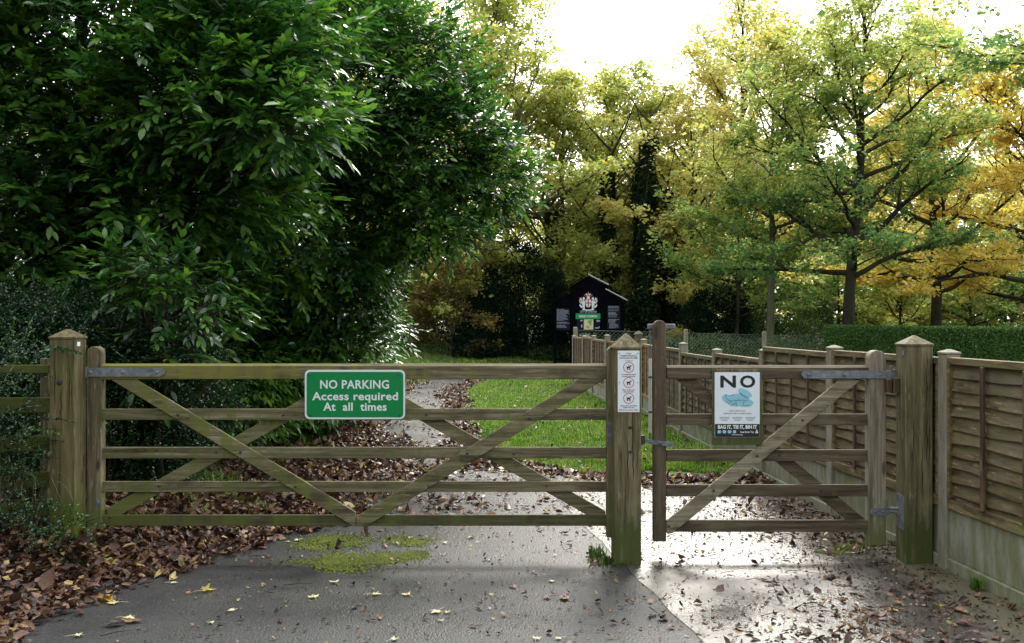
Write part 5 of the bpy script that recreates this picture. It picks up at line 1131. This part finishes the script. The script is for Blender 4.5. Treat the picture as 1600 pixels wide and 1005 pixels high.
cotoneaster('ground_shrub', 'little leafy shrub at the foot of the mossy left gate post', PX(75, 6.2), 6.25,
    [lobe(60, 806, 6.2, 30, 22, .12), lobe(105, 824, 6.15, 40, 12, .1), lobe(0, 770, 6.3, 40, 45, .15), lobe(20, 700, 6.4, 45, 45, .1), lobe(-10, 620, 6.42, 35, 50, .1)], 380, 93, sl=.2, lf=.018, per=26)
bush('evergreen_backing', 'dark evergreen mass added behind the big laurel to darken its gaps', [lobe(100, 120, 17, 330, 260, 2), lobe(420, 60, 18, 200, 190, 2), lobe(300, 380, 17, 300, 200, 2), lobe(-60, 420, 16, 160, 200, 2)], 42000, .16, M['ivy'], 48, 'tree', asp=.5, stems=4, shell=.25, stemr=.05)  # added to close sky gaps and darken the inside of the laurel
laurel('laurel_seedling', 'pale green young laurel shoots above the small leaved shrub by the left post', PX(250, 8.2), 8.2, [lobe(235, 425, 7.9, 60, 40, .3), lobe(285, 470, 7.9, 60, 50, .3), lobe(280, 560, 7.8, 45, 25, .2)], 110, 84, ll=.11, cat='shrub', shells=(0, .3), yellow=2, trunk=[([(PX(250, 8.2), 8.3, 0), (PX(240, 8.2), 8.3, .8), (PX(255, 8.2), 8.25, 1.5), (PX(262, 8.2), 8.2, 2.)], .02)])
# bare arching stems at far left
def dry_stems():
    mb = MB(); rr = random.Random(3)
    for k_ in range(26):
        x = PX(rr.uniform(-30, 70), 6.35); z0 = .22; a = rr.uniform(-1, 1); h = rr.uniform(.25, .6)
        p = [Vector((x, 6.35, z0))]
        for j in range(1, 7): f = j/6; p.append(Vector((x+a*.35*f, 6.35-.12*f+rr.gauss(0, .01), z0+h*math.sin(f*2.5)+rr.gauss(0, .008))))
        mb.tube(p, [.003-.0003*j for j in range(7)], 3, False)
    tag(obj('dry_stems', mb, M['slat'], loc=(PX(20, 6.35), 6.35, .2)), 'tangle of dry straw coloured stems at the left edge by the mossy rails', 'plant')
dry_stems()
# grass tuft and weeds
def tuft(name, label, x, y, z, n, h, rad, seed, cat='plant', mat='grass', w_=.004):
    def s_(r, m): a = r.normal(0, rad, (n, 2)); return np.stack([x+a[:, 0], y+a[:, 1], np.full(n, z)], 1)
    t = blades(name, n, s_, h*.4, h, M[mat], seed, w_); tag(t, label, cat)
tuft('grass_tuft', 'small green grass tuft on the tarmac just left of the middle post', PX(932, 6.75), 6.7, 0, 90, .08, .03, 101, mat='under')
tuft('weed_patch', 'straggly weeds at the foot of the middle gate post', PX(948, 6.6), 6.52, 0, 220, .045, .06, 102, mat='under')
tuft('grass_tuft', 'pale weed growing against the gravel board at bottom right', PX(1527, 5.85), 5.85, .0, 60, .09, .015, 103)
tuft('grass_tuft', 'tall weed growing on the lawn under the poster', PX(1098, 10.7), 10.7, 0, 120, .42, .09, 104)
tuft('grass_tuft', 'grass clump on the leafy verge behind the wide gate', PX(320, 9.1), 9.1, .1, 300, .14, .14, 105)
# a few shrubs in the garden beyond the timber fence
bush('privet_bush', 'green garden bush seen through the wire mesh', [lobe(1110, 545, 29, 60, 24), lobe(1030, 545, 29, 45, 22), lobe(960, 548, 37, 60, 24), lobe(1215, 550, 29, 60, 24)], 12000, .06, M['under'], 46, asp=.6)

# ------------------------------------------------------------------ single fallen leaves on the tarmac and the slab
def maple_outline():
    pts = []
    for a, rr_ in ((-90, .08), (-60, .42), (-35, .30), (-12, .72), (8, .42), (22, .60), (38, .95), (56, .45), (70, .62), (90, 1.1), (110, .62), (124, .45), (142, .95), (158, .60), (172, .42), (192, .72), (215, .30), (240, .42)):
        pts.append((rr_*math.cos(R(a)), rr_*math.sin(R(a))))
    return pts
def single_leaf(name, label, px, py, size, mat, seed, maple=True, cat='fallen leaf', group=None, z=.008, ang=None, fold=.35):
    Yd = 1.64*F/(py-502); x = PX(px, Yd); r = random.Random(seed); a = ang if ang is not None else r.uniform(0, 6.28); s = size/2
    out = maple_outline() if maple else [(.5*math.sin(t*math.pi)*(1 if k_ == 0 else -1), -1+2*t) for k_ in (0, 1) for t in ([i/8 for i in range(9)] if k_ == 0 else [1-i/8 for i in range(1, 8)])]
    c1, c2, ph = r.uniform(.08, fold), r.uniform(-.2, fold), r.uniform(0, 6)
    def h(u, v): return z + s*(c1*abs(u)**1.5 + c2*.5*v*v + .10*math.sin(u*5+ph)*math.sin(v*4+ph) + .08)
    V = []; Fs = []; n = len(out); V.append((0, 0, h(0, 0)))
    for f_ in (.5, 1):
        for u, v in out: V.append((u*f_*s, v*f_*s, h(u*f_, v*f_)))
    for i in range(n): j = (i+1) % n; Fs.append((0, 1+i, 1+j)); Fs.append((1+i, 1+n+i, 1+n+j, 1+j))
    mb = MB(); ca, sa = math.cos(a), math.sin(a); mn = min(v[2] for v in V)
    mb.add([(x+u*ca-v*sa, Yd+u*sa+v*ca, w_-mn+z) for u, v, w_ in V], Fs)
    st = [(x+u*ca-v*sa, Yd+u*sa+v*ca, z+q) for u, v, q in ((0, -s*.05, s*.1), (.1*s, -s*.8, s*.12), (.25*s, -s*1.5, .002))]
    mb.tube(st, [.0016, .0014, .001], 4); o = obj(name, mb, mat, loc=(x, Yd, 0))
    at = o.data.attributes.new('rnd', 'FLOAT', 'FACE'); val = r.uniform(.1, .9)
    at.data.foreach_set('value', [val]*len(o.data.polygons)); return tag(o, label, cat, group)
pale = [(490, 935, .085), (523, 912, .08), (585, 930, .08), (636, 931, .075), (683, 957, .09), (700, 958, .05), (768, 931, .04), (862, 909, .06), (868, 869, .05), (764, 876, .04), (642, 841, .05), (695, 849, .06), (466, 845, .07), (450, 848, .05), (765, 952, .03), (690, 972, .04), (615, 1001, .06), (838, 1000, .06), (874, 999, .05), (200, 968, .09), (270, 912, .06), (180, 944, .09), (120, 995, .07), (365, 955, .06), (330, 975, .05)]
for i, (x, y, s_) in enumerate(pale):
    single_leaf('maple_leaf', 'pale yellow fallen maple leaf lying flat on the dark tarmac', x, y, s_*1.1, M['paleleaf'], 200+i, group='pale leaves scattered on the tarmac')
brn = [(802, 918, .07), (820, 925, .06), (555, 950, .07), (594, 967, .05), (575, 969, .04), (665, 969, .04), (635, 968, .03), (750, 953, .05), (740, 980, .06), (720, 935, .03), (700, 877, .05), (735, 841, .08), (610, 875, .06), (438, 972, .06), (345, 976, .05), (440, 935, .03), (420, 870, .06)]
for i, (x, y, s_) in enumerate(brn):
    single_leaf('brown_leaf', 'curled brown leaf lying on the wet tarmac before the gate', x, y, s_, M['litter'], 300+i, maple=False, group='brown leaves on the tarmac', fold=.3)
big = [('crumpled dark brown leaf standing up on the tarmac left of the middle post foot', 857, 935, .09, True), ('long brown leaf lying beside the crumpled leaf on the tarmac', 882, 936, .11, False), ('large curled dark leaf on the slab at bottom right', 1372, 962, .14, False), ('big upright curled brown leaf right of the large dark leaf on the slab', 1397, 955, .13, True), ('large reddish crumpled leaf near the right fence foot', 1508, 978, .15, True),
       ('grey brown broad leaf on the slab below the hinge post', 1500, 957, .12, False), ('orange leaf on the slab by the fence at lower right', 1470, 948, .07, True), ('broad brown leaf lying on the slab right of centre', 1198, 909, .09, False), ('dark flat leaf pile leaf at the bottom middle of the slab', 1100, 975, .07, True), ('shiny golden brown leaf on the tarmac edge by the left litter', 320, 925, .14, True),
       ('long yellow leaf at the edge of the litter at lower left', 165, 940, .14, False), ('rusty flat leaf on tarmac at lower left', 205, 972, .13, False), ('rust coloured leaf beside the rusty flat leaf at lower left', 178, 978, .12, False), ('dark leaf on the slab under the side gate', 1295, 905, .10, False), ('orange leaf at the foot of the hinge post', 1447, 884, .05, True), ('whitish leaf on the moss beside the hinge post', 1330, 865, .07, True)]
for i, (lb_, x, y, s_, mp_) in enumerate(big):
    mt = M['leaf_o'] if 'orange' in lb_ else M['yellowleaf'] if 'yellow' in lb_ else M['paleleaf'] if 'whitish' in lb_ else M['leaf_o'] if 'golden' in lb_ else M['litter']
    single_leaf('dead_leaf', lb_, x, y, s_, mt, 400+i, maple=mp_, fold=.8)
def twigs():
    mb = MB(); r = random.Random(12)
    for k_ in range(70):
        if r.random() < .6: x = r.uniform(.9, 2.8); y = r.uniform(4.9, 8.5)
        else: x = r.uniform(-3.6, -1); y = r.uniform(4.9, 9)
        a = r.uniform(-.8, .8) + (math.pi if r.random() < .5 else 0); l_ = r.uniform(.05, .2); z = float(max(gz(x, y), 0))+.012
        mb.tube([(x, y, z), (x+math.cos(a)*l_*.5, y+math.sin(a)*l_*.5, z+.012), (x+math.cos(a+.3)*l_, y+math.sin(a+.3)*l_, z)], [.002, .002, .001], 4, False)
    tag(obj('fallen_twigs', mb, M['twig']), kind='stuff')
twigs()
for o in bpy.data.objects:
    if '_w' in o: del o['_w']
